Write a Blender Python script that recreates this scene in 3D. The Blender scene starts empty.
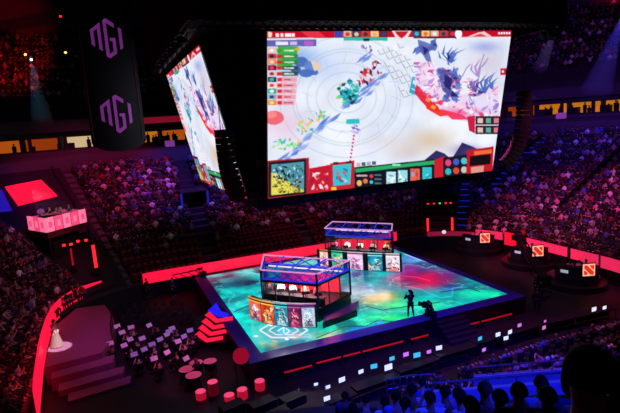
import bpy, bmesh, math, random
import numpy as np
from mathutils import Matrix, Vector

random.seed(7)
RNG = np.random.default_rng(11)
PI = math.pi
COL = bpy.context.scene.collection
SC = bpy.context.scene

# ------------------------------------------------------------------ camera
F, CX, CY = 503.0, 310.0, 206.5
EYE = np.array([0.0, 0.0, 14.1])
_vx = np.array([1600 - CX, -(33 - CY), -F]); _vx /= np.linalg.norm(_vx)
_vy = np.array([102 - CX, -(135 - CY), -F]); _vy /= np.linalg.norm(_vy)
_vz = np.cross(_vx, _vy); _vz /= np.linalg.norm(_vz); _vy = np.cross(_vz, _vx)
M3 = np.array([_vx, _vy, _vz])


def ray(px, py):
    return M3 @ np.array([px - CX, -(py - CY), -F])


def A(px, py, z):                    # point of the level z seen at a pixel
    d = ray(px, py); return EYE + d * ((z - EYE[2]) / d[2])


def AY(px, py, y):
    d = ray(px, py); return EYE + d * (y / d[1])


def AX(px, py, x):
    d = ray(px, py); return EYE + d * (x / d[0])


cam_d = bpy.data.cameras.new('camera'); cam = bpy.data.objects.new('camera', cam_d); COL.objects.link(cam)
cam_d.sensor_width = 36; cam_d.lens = F / 620 * 36; cam_d.clip_start = 0.2; cam_d.clip_end = 400
_m = Matrix.Identity(4)
for _i in range(3):
    for _j in range(3):
        _m[_i][_j] = M3[_i, _j]
_m.translation = EYE
cam.matrix_world = _m
SC.camera = cam
SC.view_settings.view_transform = 'Standard'; SC.view_settings.look = 'None'
SC.view_settings.gamma = 1; SC.view_settings.use_curve_mapping = False
SC.view_settings.exposure = 0
SC.cycles.volume_bounces = 0
SC.cycles.max_bounces = 5; SC.cycles.diffuse_bounces = 2; SC.cycles.glossy_bounces = 3
SC.cycles.transparent_max_bounces = 12
SC.cycles.sample_clamp_indirect = 2.0
SC.cycles.use_denoising = True
w = bpy.data.worlds.new('World'); SC.world = w; w.use_nodes = True
w.node_tree.nodes['Background'].inputs[0].default_value = (0.10, 0.03, 0.12, 1)
w.node_tree.nodes['Background'].inputs[1].default_value = 0.03


# ------------------------------------------------------------------ materials
def lin(c):
    c = np.asarray(c, float) / 255.0
    return np.where(c <= 0.04045, c / 12.92, ((c + 0.055) / 1.055) ** 2.4)


def L4(c):
    r = lin(c); return (float(r[0]), float(r[1]), float(r[2]), 1.0)


MATS = {}


def mat(name, col=(128, 128, 128), rough=0.6, metal=0.0, emit=None, es=0.0, attr=None, objcol=False, noise=0.0, alpha=1.0, trans=0.0, spec=0.5, nscale=6.0):
    if name in MATS: return MATS[name]
    m = bpy.data.materials.new(name); m.use_nodes = True
    nt = m.node_tree; b = nt.nodes['Principled BSDF']
    b.inputs['Base Color'].default_value = L4(col)
    b.inputs['Roughness'].default_value = rough; b.inputs['Metallic'].default_value = metal
    b.inputs['Specular IOR Level'].default_value = spec
    b.inputs['Alpha'].default_value = alpha
    b.inputs['Transmission Weight'].default_value = trans
    if attr:
        a = nt.nodes.new('ShaderNodeAttribute'); a.attribute_name = attr
        if es > 0:
            nt.links.new(a.outputs['Color'], b.inputs['Emission Color']); b.inputs['Emission Strength'].default_value = es
            b.inputs['Base Color'].default_value = (0.01, 0.01, 0.01, 1)
        else:
            nt.links.new(a.outputs['Color'], b.inputs['Base Color'])
    elif objcol:
        o = nt.nodes.new('ShaderNodeObjectInfo'); nt.links.new(o.outputs['Color'], b.inputs['Base Color'])
    elif emit is not None:
        b.inputs['Emission Color'].default_value = L4(emit); b.inputs['Emission Strength'].default_value = es
    if noise > 0:
        n = nt.nodes.new('ShaderNodeTexNoise'); n.inputs['Scale'].default_value = nscale; n.inputs['Detail'].default_value = 5
        tc = nt.nodes.new('ShaderNodeTexCoord'); nt.links.new(tc.outputs['Object'], n.inputs['Vector'])
        mx = nt.nodes.new('ShaderNodeMixRGB'); mx.blend_type = 'MULTIPLY'; mx.inputs[0].default_value = noise
        mx.inputs[1].default_value = L4(col); nt.links.new(n.outputs['Fac'], mx.inputs[2])
        nt.links.new(mx.outputs[0], b.inputs['Base Color'])
        r = nt.nodes.new('ShaderNodeMapRange'); r.inputs[3].default_value = max(0, rough - .12); r.inputs[4].default_value = min(1, rough + .12)
        nt.links.new(n.outputs['Fac'], r.inputs[0]); nt.links.new(r.outputs[0], b.inputs['Roughness'])
    MATS[name] = m
    return m


concrete = mat('dark_concrete', (70, 66, 72), .8, noise=.7, nscale=2.0)
black = mat('black_paint', (14, 13, 15), .6, noise=.4)
blackcloth = mat('black_drape', (10, 9, 11), .95, noise=.5)
floor_m = mat('arena_floor', (34, 30, 36), .55, noise=.6, nscale=.8)
carpet = mat('deck_carpet', (150, 80, 118), .75, noise=.35, nscale=3)
metal_d = mat('dark_metal', (40, 40, 46), .35, .8, noise=.3)
metal_l = mat('steel_rail', (150, 150, 160), .3, .9, noise=.2)
tarp = mat('seat_cover_tarp', (38, 32, 40), .85, noise=.5)
led_red = mat('red_led', (60, 5, 8), .4, emit=(255, 22, 66), es=1.0)
led_red_dim = mat('red_led_dim', (60, 5, 8), .4, emit=(190, 10, 30), es=.8)
led_blue = mat('blue_led', (5, 5, 60), .4, emit=(35, 25, 255), es=1.0)
lamp_red = mat('red_lamp', (60, 5, 8), .4, emit=(255, 30, 40), es=2.0)
lamp_white = mat('white_lamp', (200, 200, 200), .4, emit=(255, 250, 245), es=2.5)
lamp_warm = mat('warm_lamp', (200, 180, 120), .4, emit=(255, 205, 90), es=2.5)
screen_attr = mat('led_picture', (0, 0, 0), .5, attr='Col', es=1.04)
stage_attr = mat('stage_led_floor', (0, 0, 0), .2, attr='Col', es=1.12, spec=.3)
crowd_attr = mat('crowd_cloth', (0, 0, 0), .85, attr='Col')
cloth_obj = mat('cloth', (0, 0, 0), .85, objcol=True)
skin_obj = mat('skin', (0, 0, 0), .55, objcol=True)
hair_obj = mat('hair', (0, 0, 0), .8, objcol=True, spec=.2)
seat_red = mat('red_seat_plastic', (110, 22, 30), .5, noise=.3)
seat_blk = mat('black_seat_plastic', (30, 29, 34), .5, noise=.3)
paper = mat('sheet_paper', (245, 240, 245), .8, noise=.08)
glass = mat('booth_glass', (40, 46, 60), .04, alpha=.10)


# ------------------------------------------------------------------ mesh collection
class MB:
    def __init__(s): s.v = []; s.f = []

    def add(s, vs, fs):
        n = len(s.v); s.v.extend([tuple(map(float, p)) for p in vs]); s.f.extend([tuple(i + n for i in f) for f in fs]); return s

    def box(s, x0, y0, z0, x1, y1, z1, bev=0.0, mtx=None):
        if bev > 0:
            bm = bmesh.new(); bmesh.ops.create_cube(bm, size=1)
            for q in bm.verts: q.co = Vector(((x0 + x1) / 2 + q.co.x * (x1 - x0), (y0 + y1) / 2 + q.co.y * (y1 - y0), (z0 + z1) / 2 + q.co.z * (z1 - z0)))
            bmesh.ops.bevel(bm, geom=bm.edges[:], offset=bev, segments=2, affect='EDGES', profile=.6)
            return s.bm(bm, mtx)
        vs = [(x0, y0, z0), (x1, y0, z0), (x1, y1, z0), (x0, y1, z0), (x0, y0, z1), (x1, y0, z1), (x1, y1, z1), (x0, y1, z1)]
        if mtx is not None: vs = [mtx @ Vector(q) for q in vs]
        return s.add(vs, [(0, 3, 2, 1), (4, 5, 6, 7), (0, 1, 5, 4), (1, 2, 6, 5), (2, 3, 7, 6), (3, 0, 4, 7)])

    def bm(s, bm, mtx=None):
        bm.verts.index_update()
        vs = [(mtx @ q.co if mtx is not None else q.co)[:] for q in bm.verts]
        fs = [tuple(q.index for q in f.verts) for f in bm.faces]
        bm.free(); return s.add(vs, fs)

    def prism(s, poly, z0, z1):       # poly: [(x,y)], vertical walls
        n = len(poly)
        vs = [(p[0], p[1], z0) for p in poly] + [(p[0], p[1], z1) for p in poly]
        fs = [tuple(range(n - 1, -1, -1)), tuple(range(n, 2 * n))] + [(i, (i + 1) % n, n + (i + 1) % n, n + i) for i in range(n)]
        return s.add(vs, fs)

    def hull(s, bot, top):            # two matching rings of 3D points
        n = len(bot)
        fs = [tuple(range(n - 1, -1, -1)), tuple(range(n, 2 * n))] + [(i, (i + 1) % n, n + (i + 1) % n, n + i) for i in range(n)]
        return s.add(list(bot) + list(top), fs)

    def tube(s, p, q, r, n=8, r2=None):
        p = Vector(p); q = Vector(q); d = (q - p)
        if d.length < 1e-6: return s
        d.normalize(); a = d.orthogonal().normalized(); b = d.cross(a); r2 = r if r2 is None else r2
        bot = [p + (a * math.cos(2 * PI * i / n) + b * math.sin(2 * PI * i / n)) * r for i in range(n)]
        top = [q + (a * math.cos(2 * PI * i / n) + b * math.sin(2 * PI * i / n)) * r2 for i in range(n)]
        return s.hull(bot, top)

    def path(s, pts, r, n=8):
        for i in range(len(pts) - 1): s.tube(pts[i], pts[i + 1], r, n)
        return s

    def lathe(s, prof, n=24, c=(0, 0, 0), mtx=None, cap=True):  # prof [(r,z)]
        vs = []; fs = []
        for r, z in prof:
            for i in range(n):
                q = Vector((c[0] + r * math.cos(2 * PI * i / n), c[1] + r * math.sin(2 * PI * i / n), c[2] + z))
                vs.append(mtx @ q if mtx is not None else q)
        m = len(prof)
        for k in range(m - 1):
            for i in range(n):
                j = (i + 1) % n; fs.append((k * n + i, k * n + j, (k + 1) * n + j, (k + 1) * n + i))
        if cap: fs.append(tuple(range(n - 1, -1, -1))); fs.append(tuple((m - 1) * n + i for i in range(n)))
        return s.add(vs, fs)

    def truss(s, p, q, h=.3, r=.03, n=None, up=(0, 0, 1)):
        p = Vector(p); q = Vector(q); d = q - p; ln = d.length; d.normalize(); u = Vector(up)
        sd = d.cross(u).normalized() * h / 2; u = sd.cross(d).normalized() * h / 2
        n = n or max(2, int(ln / (h * 1.3)))
        cs = [sd + u, sd - u, -sd - u, -sd + u]
        for c in cs: s.tube(p + c, q + c, r, 5)
        for i in range(n):
            a = p + d * (ln * i / n); b = p + d * (ln * (i + 1) / n)
            for k in range(4): s.tube(a + cs[k], b + cs[(k + 1) % 4], r * .6, 4)
        return s

    def wallpath(s, pts, z0, z1, th, closed=False):   # thick vertical wall along 2D points; z0/z1 may be lists
        n = len(pts); P = [Vector((p[0], p[1])) for p in pts]
        offs = []
        for i in range(n):
            a = P[max(0, i - 1)]; b = P[min(n - 1, i + 1)]; d = (b - a).normalized(); offs.append(Vector((-d.y, d.x)) * th / 2)
        Z0 = z0 if hasattr(z0, '__len__') else [z0] * n; Z1 = z1 if hasattr(z1, '__len__') else [z1] * n
        vs = []
        for i in range(n):
            l = P[i] + offs[i]; r = P[i] - offs[i]
            vs += [(l.x, l.y, Z0[i]), (r.x, r.y, Z0[i]), (r.x, r.y, Z1[i]), (l.x, l.y, Z1[i])]
        fs = [(3, 2, 1, 0), tuple(4 * (n - 1) + k for k in range(4))]
        for i in range(n - 1):
            for k in range(4):
                fs.append((4 * i + k, 4 * i + (k + 1) % 4, 4 * i + 4 + (k + 1) % 4, 4 * i + 4 + k))
        return s.add(vs, fs)

    def mesh(s, name, m, smooth=False):
        me = bpy.data.meshes.new(name); me.from_pydata(s.v, [], s.f); me.materials.append(m)
        me.validate()
        bm = bmesh.new(); bm.from_mesh(me); bmesh.ops.recalc_face_normals(bm, faces=bm.faces); bm.to_mesh(me); bm.free()
        if smooth: me.polygons.foreach_set('use_smooth', [True] * len(me.polygons))
        return me

    def build(s, name, m, parent=None, loc=None, smooth=False):
        o = bpy.data.objects.new(name, s.mesh(name, m, smooth)); COL.objects.link(o)
        if parent is not None: o.parent = parent
        if loc is not None: o.location = loc
        return o


def tag(o, label=None, cat=None, group=None, kind=None):
    if label: o['label'] = label
    if cat: o['category'] = cat
    if group: o['group'] = group
    if kind: o['kind'] = kind
    return o


def struct(name, mb, m, smooth=False, parent=None):
    o = mb.build(name, m, parent, smooth=smooth)
    if parent is None: o['kind'] = 'structure'
    return o


def empty(name, loc, rz=0.0):
    o = bpy.data.objects.new(name, None); COL.objects.link(o); o.location = loc; o.rotation_euler = (0, 0, rz); o.empty_display_size = .2
    return o


def copy_tree(o, parent=None):
    c = o.copy(); COL.objects.link(c)
    for k in ('label', 'group'):
        if k in c and parent is None: pass
    c.parent = parent
    for ch in KIDS.get(o.name, list(o.children)): copy_tree(ch, c)
    return c


KIDS = {}

ORD = ['first', 'second', 'third', 'fourth', 'fifth', 'sixth', 'seventh', 'eighth', 'ninth', 'tenth', 'eleventh', 'twelfth', 'thirteenth', 'fourteenth', 'fifteenth',
       'sixteenth', 'seventeenth', 'eighteenth', 'nineteenth', 'twentieth', 'twenty-first', 'twenty-second', 'twenty-third', 'twenty-fourth', 'twenty-fifth', 'twenty-sixth',
       'twenty-seventh', 'twenty-eighth', 'twenty-ninth', 'thirtieth', 'thirty-first', 'thirty-second', 'thirty-third', 'thirty-fourth', 'thirty-fifth', 'thirty-sixth', 'thirty-seventh', 'thirty-eighth', 'thirty-ninth', 'fortieth', 'forty-first', 'forty-second', 'forty-third', 'forty-fourth', 'forty-fifth']


# ------------------------------------------------------------------ picture painter for the LED surfaces
class Canvas:
    def __init__(s, w, h, col, tf=None):
        s.w, s.h = w, h; s.a = np.zeros((h, w, 3)); s.a[:] = col; s.tf = tf
        s.yy, s.xx = np.mgrid[0:h, 0:w] + .5

    def T(s, pts):
        return [s.tf(*p) if s.tf else p for p in pts]

    def _blend(s, m, col, al, sl):
        s.a[sl] = s.a[sl] * (1 - m[..., None] * al) + np.asarray(col, float) * m[..., None] * al

    def poly(s, pts, col, al=1.0):
        P = np.array(s.T(pts)); x0, y0 = np.floor(P.min(0)).astype(int) - 1; x1, y1 = np.ceil(P.max(0)).astype(int) + 1
        x0 = max(x0, 0); y0 = max(y0, 0); x1 = min(x1, s.w); y1 = min(y1, s.h)
        if x1 <= x0 or y1 <= y0: return
        acc = 0
        for ox in (-.25, .25):
            for oy in (-.25, .25):
                X = s.xx[y0:y1, x0:x1] + ox; Y = s.yy[y0:y1, x0:x1] + oy; ins = np.zeros(X.shape, bool)
                n = len(P); j = n - 1
                for i in range(n):
                    xi, yi = P[i]; xj, yj = P[j]
                    if yi != yj:
                        ins ^= ((yi > Y) != (yj > Y)) & (X < (xj - xi) * (Y - yi) / (yj - yi) + xi)
                    j = i
                acc = acc + ins
        s._blend(acc / 4.0, col, al, (slice(y0, y1), slice(x0, x1)))

    def rect(s, x0, y0, x1, y1, col, al=1.0): s.poly([(x0, y0), (x1, y0), (x1, y1), (x0, y1)], col, al)

    def ell(s, cx, cy, rx, ry, col, al=1.0, rot=0.0, n=28):
        c, d = math.cos(rot), math.sin(rot)
        s.poly([(cx + rx * math.cos(t) * c - ry * math.sin(t) * d, cy + rx * math.cos(t) * d + ry * math.sin(t) * c) for t in np.linspace(0, 2 * PI, n, endpoint=False)], col, al)

    def line(s, pts, wd, col, al=1.0):
        for (ax, ay), (bx, by) in zip(pts[:-1], pts[1:]):
            L = math.hypot(bx - ax, by - ay) or 1; nx, ny = -(by - ay) / L * wd / 2, (bx - ax) / L * wd / 2
            s.poly([(ax + nx, ay + ny), (bx + nx, by + ny), (bx - nx, by - ny), (ax - nx, ay - ny)], col, al)

    def arc(s, cx, cy, rx, ry, wd, col, al=1.0, t0=0, t1=2 * PI, n=40):
        ts = np.linspace(t0, t1, n)
        s.line([(cx + rx * math.cos(t), cy + ry * math.sin(t)) for t in ts], wd, col, al)

    def soft(s, cx, cy, rx, ry, col, al=1.0, rot=0.0):
        (cx, cy), (ax, ay), (bx, by) = s.T([(cx, cy), (cx + rx * math.cos(rot), cy + rx * math.sin(rot)), (cx - ry * math.sin(rot), cy + ry * math.cos(rot))])
        Mx = np.array([[ax - cx, bx - cx], [ay - cy, by - cy]])
        Mi = np.linalg.inv(Mx); dx = s.xx - cx; dy = s.yy - cy
        u = Mi[0, 0] * dx + Mi[0, 1] * dy; v = Mi[1, 0] * dx + Mi[1, 1] * dy
        g = np.exp(-(u * u + v * v) * 1.6)
        s._blend(g, col, al, (slice(0, s.h), slice(0, s.w)))

    def noise(s, scale, seed=0, octv=4):
        r = np.random.default_rng(seed); out = np.zeros((s.h, s.w)); amp = 1; tot = 0
        for o in range(octv):
            gw = max(2, int(s.w / scale) + 2); gh = max(2, int(s.h / scale) + 2); g = r.random((gh + 1, gw + 1))
            X = s.xx / s.w * (gw - 1); Y = s.yy / s.h * (gh - 1); xi = X.astype(int); yi = Y.astype(int); fx = X - xi; fy = Y - yi
            fx = fx * fx * (3 - 2 * fx); fy = fy * fy * (3 - 2 * fy)
            out += amp * (g[yi, xi] * (1 - fx) * (1 - fy) + g[yi, xi + 1] * fx * (1 - fy) + g[yi + 1, xi] * (1 - fx) * fy + g[yi + 1, xi + 1] * fx * fy)
            tot += amp; amp *= .5; scale /= 2
        return out / tot

    def scribble(s, x0, y0, x1, y1, cols, n, sz, seed=0):
        r = random.Random(seed)
        for _ in range(n):
            x = r.uniform(x0, x1); y = r.uniform(y0, y1); a = r.uniform(0, PI); ln = r.uniform(.5, 1.6) * sz; wd = r.uniform(.25, .7) * sz
            c, d = math.cos(a), math.sin(a)
            s.poly([(min(max(x + c * ln * i - d * wd * j, x0), x1), min(max(y + d * ln * i + c * wd * j, y0), y1)) for i, j in ((-1, -.4), (0, -1), (1, .2), (.1, 1))], r.choice(cols), .9)

    def blob(s, x0, y0, x1, y1, cols, n, sz, seed=0):
        r = random.Random(seed); cx, cy, rx, ry = (x0 + x1) / 2, (y0 + y1) / 2, (x1 - x0) / 2, (y1 - y0) / 2
        for _ in range(n):
            t = r.uniform(0, 2 * PI); q = r.random() ** .5; x, y = cx + rx * q * math.cos(t), cy + ry * q * math.sin(t); a = r.uniform(0, PI); ln = r.uniform(.5, 1.5) * sz; wd = r.uniform(.25, .7) * sz
            c, d = math.cos(a), math.sin(a)
            s.poly([(x + c * ln * i - d * wd * j, y + d * ln * i + c * wd * j) for i, j in ((-1, -.4), (0, -1), (1, .2), (.1, 1))], r.choice(cols), .9)

    def grid(s, name, P, m, parent=None, step=1):
        """mesh surface whose colour comes from the canvas; P(u,v)->3D with u right, v down in 0..1"""
        h, wd = s.h, s.w
        U = np.linspace(0, 1, wd); V = np.linspace(0, 1, h)
        vs = np.array([P(u, v) for v in V for u in U]) if callable(P) else P
        idx = np.arange(wd * h).reshape(h, wd)
        q = np.stack([idx[:-1, :-1], idx[1:, :-1], idx[1:, 1:], idx[:-1, 1:]], -1).reshape(-1, 4)
        me = bpy.data.meshes.new(name); me.vertices.add(len(vs)); me.vertices.foreach_set('co', vs.astype(np.float32).ravel())
        me.loops.add(q.size); me.loops.foreach_set('vertex_index', q.astype(np.int32).ravel())
        me.polygons.add(len(q)); me.polygons.foreach_set('loop_start', np.arange(0, q.size, 4, dtype=np.int32)); me.polygons.foreach_set('loop_total', np.full(len(q), 4, np.int32))
        me.update(calc_edges=True)
        ca = me.color_attributes.new('Col', 'FLOAT_COLOR', 'POINT')
        c4 = np.ones((wd * h, 4), np.float32); c4[:, :3] = lin(np.clip(s.a, 0, 255)).reshape(-1, 3); ca.data.foreach_set('color', c4.ravel())
        me.materials.append(m)
        o = bpy.data.objects.new(name, me); COL.objects.link(o)
        if parent is not None: o.parent = parent
        return o


def quadP(tl, tr, br, bl):
    tl, tr, br, bl = map(np.array, (tl, tr, br, bl))
    return lambda u, v: (tl * (1 - u) + tr * u) * (1 - v) + (bl * (1 - u) + br * u) * v


def homography(src, dst):
    Am = []; B = []
    for (x, y), (X, Y) in zip(src, dst):
        Am += [[x, y, 1, 0, 0, 0, -x * X, -y * X], [0, 0, 0, x, y, 1, -x * Y, -y * Y]]; B += [X, Y]
    h = np.append(np.linalg.solve(np.array(Am, float), np.array(B, float)), 1).reshape(3, 3)

    def f(x, y):
        q = h @ np.array([x, y, 1.0]); return (q[0] / q[2], q[1] / q[2])
    return f
# ------------------------------------------------------------------ the bowl: rows offset outward from a rounded rectangle
BX0, BX1, BY0, BY1, BR = -5.5, 35.4, 18.5, 44.5, 8.5
CLX, CRX, CYN, CYF = BX0 + BR, BX1 - BR, BY0 + BR, BY1 - BR
RD, RZ, Z0 = .85, .51, 1.4


def sdist(x, y):
    qx = max(CLX - x, 0, x - CRX); qy = max(CYN - y, 0, y - CYF)
    if qx == 0 and qy == 0: return -8.5
    return math.hypot(qx, qy) - BR


def line_pts(u, ds=1.0, ymin_left=14.0, right_end=-50):
    """points (x, y, nx, ny, tag angle) along the offset line at u, left side -> back -> right -> near right corner"""
    out = []
    r = BR + u
    y = ymin_left
    while y < CYF: out.append((BX0 - u, y, -1, 0)); y += ds
    n = max(2, int(r * PI / 2 / ds))
    for i in range(n):
        t = PI - PI / 2 * i / n; out.append((CLX + r * math.cos(t), CYF + r * math.sin(t), math.cos(t), math.sin(t)))
    x = CLX
    while x < CRX: out.append((x, BY1 + u, 0, 1)); x += ds
    for i in range(n):
        t = PI / 2 - PI / 2 * i / n; out.append((CRX + r * math.cos(t), CYF + r * math.sin(t), math.cos(t), math.sin(t)))
    y = CYF
    while y > CYN: out.append((BX1 + u, y, 1, 0)); y -= ds
    n2 = max(2, int(r * math.radians(-right_end) / ds))
    for i in range(n2 + 1):
        t = math.radians(right_end) * i / n2; out.append((CRX + r * math.cos(t), CYN + r * math.sin(t), math.cos(t), math.sin(t)))
    return out


def ring_stations():
    """(base point, normal) stations shared by all rows"""
    st = []
    for i in range(12): st.append((BX0, 14 + (CYF - 14) * i / 12, -1, 0))
    for i in range(22):
        t = PI - PI / 2 * i / 22; st.append((CLX + BR * math.cos(t), CYF + BR * math.sin(t), math.cos(t), math.sin(t)))
    for i in range(14): st.append((CLX + (CRX - CLX) * i / 14, BY1, 0, 1))
    for i in range(22):
        t = PI / 2 - PI / 2 * i / 22; st.append((CRX + BR * math.cos(t), CYF + BR * math.sin(t), math.cos(t), math.sin(t)))
    for i in range(8): st.append((BX1, CYF - (CYF - CYN) * i / 8, 1, 0))
    for i in range(13):
        t = math.radians(-50) * i / 12; st.append((CRX + BR * math.cos(t), CYN + BR * math.sin(t), math.cos(t), math.sin(t)))
    return st


ST = ring_stations()


def sweep(profile, stations=ST, close=True):
    """profile [(u,z)...] swept along the stations"""
    mb = MB(); n = len(profile); vs = []; fs = []
    for (x, y, nx, ny) in stations:
        vs += [(x + nx * u, y + ny * u, z) for u, z in profile]
    for i in range(len(stations) - 1):
        for k in range(n if close else n - 1):
            k2 = (k + 1) % n
            fs.append((i * n + k, i * n + k2, (i + 1) * n + k2, (i + 1) * n + k))
    if close:
        fs.append(tuple(range(n))); fs.append(tuple((len(stations) - 1) * n + k for k in range(n - 1, -1, -1)))
    return mb.add(vs, fs)


NROW = 18
prof = [(0, 0), (0, Z0)]
for k in range(NROW): prof += [(RD * (k + 1), Z0 + RZ * k), (RD * (k + 1), Z0 + RZ * (k + 1))]
zt = Z0 + RZ * NROW
prof += [(15.6, zt), (15.6, 0)]
struct('floor', MB().box(-40, -12, -.4, 75, 85, 0), floor_m)
struct('floor_seating_bowl', sweep(prof), concrete)
# suite level wall, fascia, upper tier
struct('wall_suites', sweep([(15.4, zt - .6), (15.4, 12.0), (15.6, 12.05), (18.3, 12.4), (18.3, 12.7), (22.0, 12.75), (22.0, zt - .6)]), mat('suite_wall', (92, 78, 92), .8, noise=.4, nscale=1.5))
fascia_m = mat('fascia_panel', (58, 40, 52), .6, noise=.4)
struct('trim_1', sweep([(17.9, 14.75), (17.9, 16.0), (19.4, 16.0), (19.4, 14.75)]), fascia_m)
struct('wall_suite_back', sweep([(22.0, zt - .1), (22.0, 16), (22.3, 16), (22.3, zt - .1)]), black)
up = [(18.6, 15.6), (18.6, 16.2)]
for k in range(15): up += [(19.4 + .95 * (k + 1) - .4, 16.2 + .72 * k), (19.4 + .95 * (k + 1) - .4, 16.2 + .72 * (k + 1))]
up += [(34.5, 27.0), (34.5, 15.6)]
struct('floor_upper_tier', sweep(up), mat('upper_concrete', (60, 52, 60), .85, noise=.6, nscale=2))
struct('wall_upper', sweep([(34.5, 15), (34.5, 40), (35, 40), (35, 15)]), mat('upper_wall', (90, 70, 95), .85, noise=.4, nscale=.5))
struct('ceiling', MB().box(-50, -12, 40, 85, 90, 40.4), black)
# front board of the bowl: black with a lit red ribbon on top, where the photo shows it
struct('trim_2', sweep([(-.12, 0), (-.12, 1.15), (0, 1.15), (0, 0)]), black)


def arc_stations(a0, a1, cx, cy, n):
    return [(cx + BR * math.cos(math.radians(a0 + (a1 - a0) * i / n)), cy + BR * math.sin(math.radians(a0 + (a1 - a0) * i / n)),
             math.cos(math.radians(a0 + (a1 - a0) * i / n)), math.sin(math.radians(a0 + (a1 - a0) * i / n))) for i in range(n + 1)]


rib = [(-.16, 1.2), (-.16, 2.12), (-.02, 2.12), (-.02, 1.2)]
s_back = arc_stations(100, 90, CLX, CYF, 4) + [(CLX + (CRX - CLX) * i / 12, BY1, 0, 1) for i in range(1, 13)]
o = sweep(rib, s_back).build('led_ribbon_board', led_red); tag(o, 'long straight red LED ribbon board behind the stage', 'led board')
o = sweep([(17.78, 15.05), (17.78, 15.75), (17.88, 15.75), (17.88, 15.05)], [(x, BY1, 0, 1) for x in np.linspace(3.2, 15, 6)]).build('fascia_ribbon', mat('fascia_red', (120, 20, 40), .5, emit=(150, 18, 46), es=.6)); tag(o, 'dim red ribbon board on the balcony front right of the banner', 'led board')
# suites: warm lit windows between dark mullions
wcols = [((255, 150, 30), 1.1), ((255, 190, 70), 1.2), ((255, 120, 25), .8), ((255, 225, 170), 1.3), ((230, 90, 20), .7), ((120, 50, 20), .4), ((40, 20, 20), .2)]
pts = line_pts(18.75, 3.3, 30, -12)
rr = random.Random(3)
wn = 0
for i in range(len(pts) - 1):
    a = Vector(pts[i][:2]); b = Vector(pts[i + 1][:2]); d = b - a
    if d.length > 6 or d.length < 2: continue
    wn += 1
    ang = math.atan2(d.y, d.x)
    wroot = empty('window_%d' % wn, (a.x, a.y, 12.75), ang); wroot['kind'] = 'structure'
    ln = d.length
    fr = MB().box(0, -.12, 0, .16, .2, 2.0).box(ln - .16, -.12, 0, ln, .2, 2.0).box(.16, -.1, 1.36, ln - .16, .2, 2.0).box(.16, -.12, -.02, ln - .16, .2, .1)
    fr.build('window_frame', black, wroot)
    k = rr.choices(range(7), [5, 4, 4, 2, 3, 2, 2])[0]
    if i < 4: k = 2
    c, e = wcols[k]
    gm = mat('suite_glow_%d' % k, c, .5, emit=c, es=e * .45)
    MB().box(.16, 2.6, .1, ln - .16, 2.7, 1.86).build('lit_interior', gm, wroot)
    MB().box(.16, 1.2, .1, ln * rr.uniform(.2, .5), 1.9, rr.uniform(.6, .9)).build('counter', black, wroot)
    g = MB()
    for q in range(rr.randint(1, 4)):
        x = rr.uniform(.4, ln - .4); h = rr.uniform(.8, 1.25)
        g.lathe([(.02, 0), (.2, 0), (.23, h - .45), (.2, h - .3), (.06, h - .26), (.05, h - .2), (.1, h - .12), (.09, h - .02), (.02, h)], 10, (x, rr.uniform(.6, 1.1), .1))
    g.build('seated_guests', black, wroot)
# ------------------------------------------------------------------ stadium seats of the bowl: one mesh of uncountable far seats


def replicate(name, tv, tf, placements, m, cols=None, tcol=None):
    """tv (n,3), tf list of quads/tris; placements [(x,y,z,rot,scale)]"""
    tv = np.array(tv, float); n = len(tv); N = len(placements); pl = np.array(placements)
    c, s_ = np.cos(pl[:, 3])[:, None], np.sin(pl[:, 3])[:, None]; sc = pl[:, 4][:, None]
    X = (tv[None, :, 0] * c - tv[None, :, 1] * s_) * sc + pl[:, 0][:, None]
    Y = (tv[None, :, 0] * s_ + tv[None, :, 1] * c) * sc + pl[:, 1][:, None]
    Zv = tv[None, :, 2] * sc + pl[:, 2][:, None]
    vs = np.stack([X, Y, Zv], -1).reshape(-1, 3)
    lens = np.array([len(f) for f in tf]); flat = np.concatenate([np.array(f) for f in tf])
    loops = (flat[None, :] + (np.arange(N) * n)[:, None]).ravel()
    tot = np.tile(lens, N); start = np.concatenate([[0], np.cumsum(tot)[:-1]])
    me = bpy.data.meshes.new(name); me.vertices.add(len(vs)); me.vertices.foreach_set('co', vs.astype(np.float32).ravel())
    me.loops.add(len(loops)); me.loops.foreach_set('vertex_index', loops.astype(np.int32))
    me.polygons.add(len(tot)); me.polygons.foreach_set('loop_start', start.astype(np.int32)); me.polygons.foreach_set('loop_total', tot.astype(np.int32))
    me.update(calc_edges=True)
    if cols is not None:
        ca = me.color_attributes.new('Col', 'FLOAT_COLOR', 'POINT')
        c4 = np.ones((N, n, 4), np.float32); c4[:, :, :3] = cols; ca.data.foreach_set('color', c4.ravel())
    me.materials.append(m)
    o = bpy.data.objects.new(name, me); COL.objects.link(o); return o


seat_t = MB().box(-.22, -.02, .38, .22, .38, .44).box(-.22, -.1, .44, .22, -.03, .88).box(-.03, .1, 0, .03, .16, .38)


def polar(x, y):
    """angle around the corner centre, or side tags: L, B, R"""
    if x < CLX and y > CYF: return ('CL', math.degrees(math.atan2(y - CYF, x - CLX)))
    if x > CRX and y > CYF: return ('CR', math.degrees(math.atan2(y - CYF, x - CRX)))
    if x > CRX and y < CYN: return ('NR', math.degrees(math.atan2(y - CYN, x - CRX)))
    if x < CLX and y <= CYF: return ('L', 0)
    if y > CYF: return ('B', 0)
    return ('R', 0)


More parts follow.
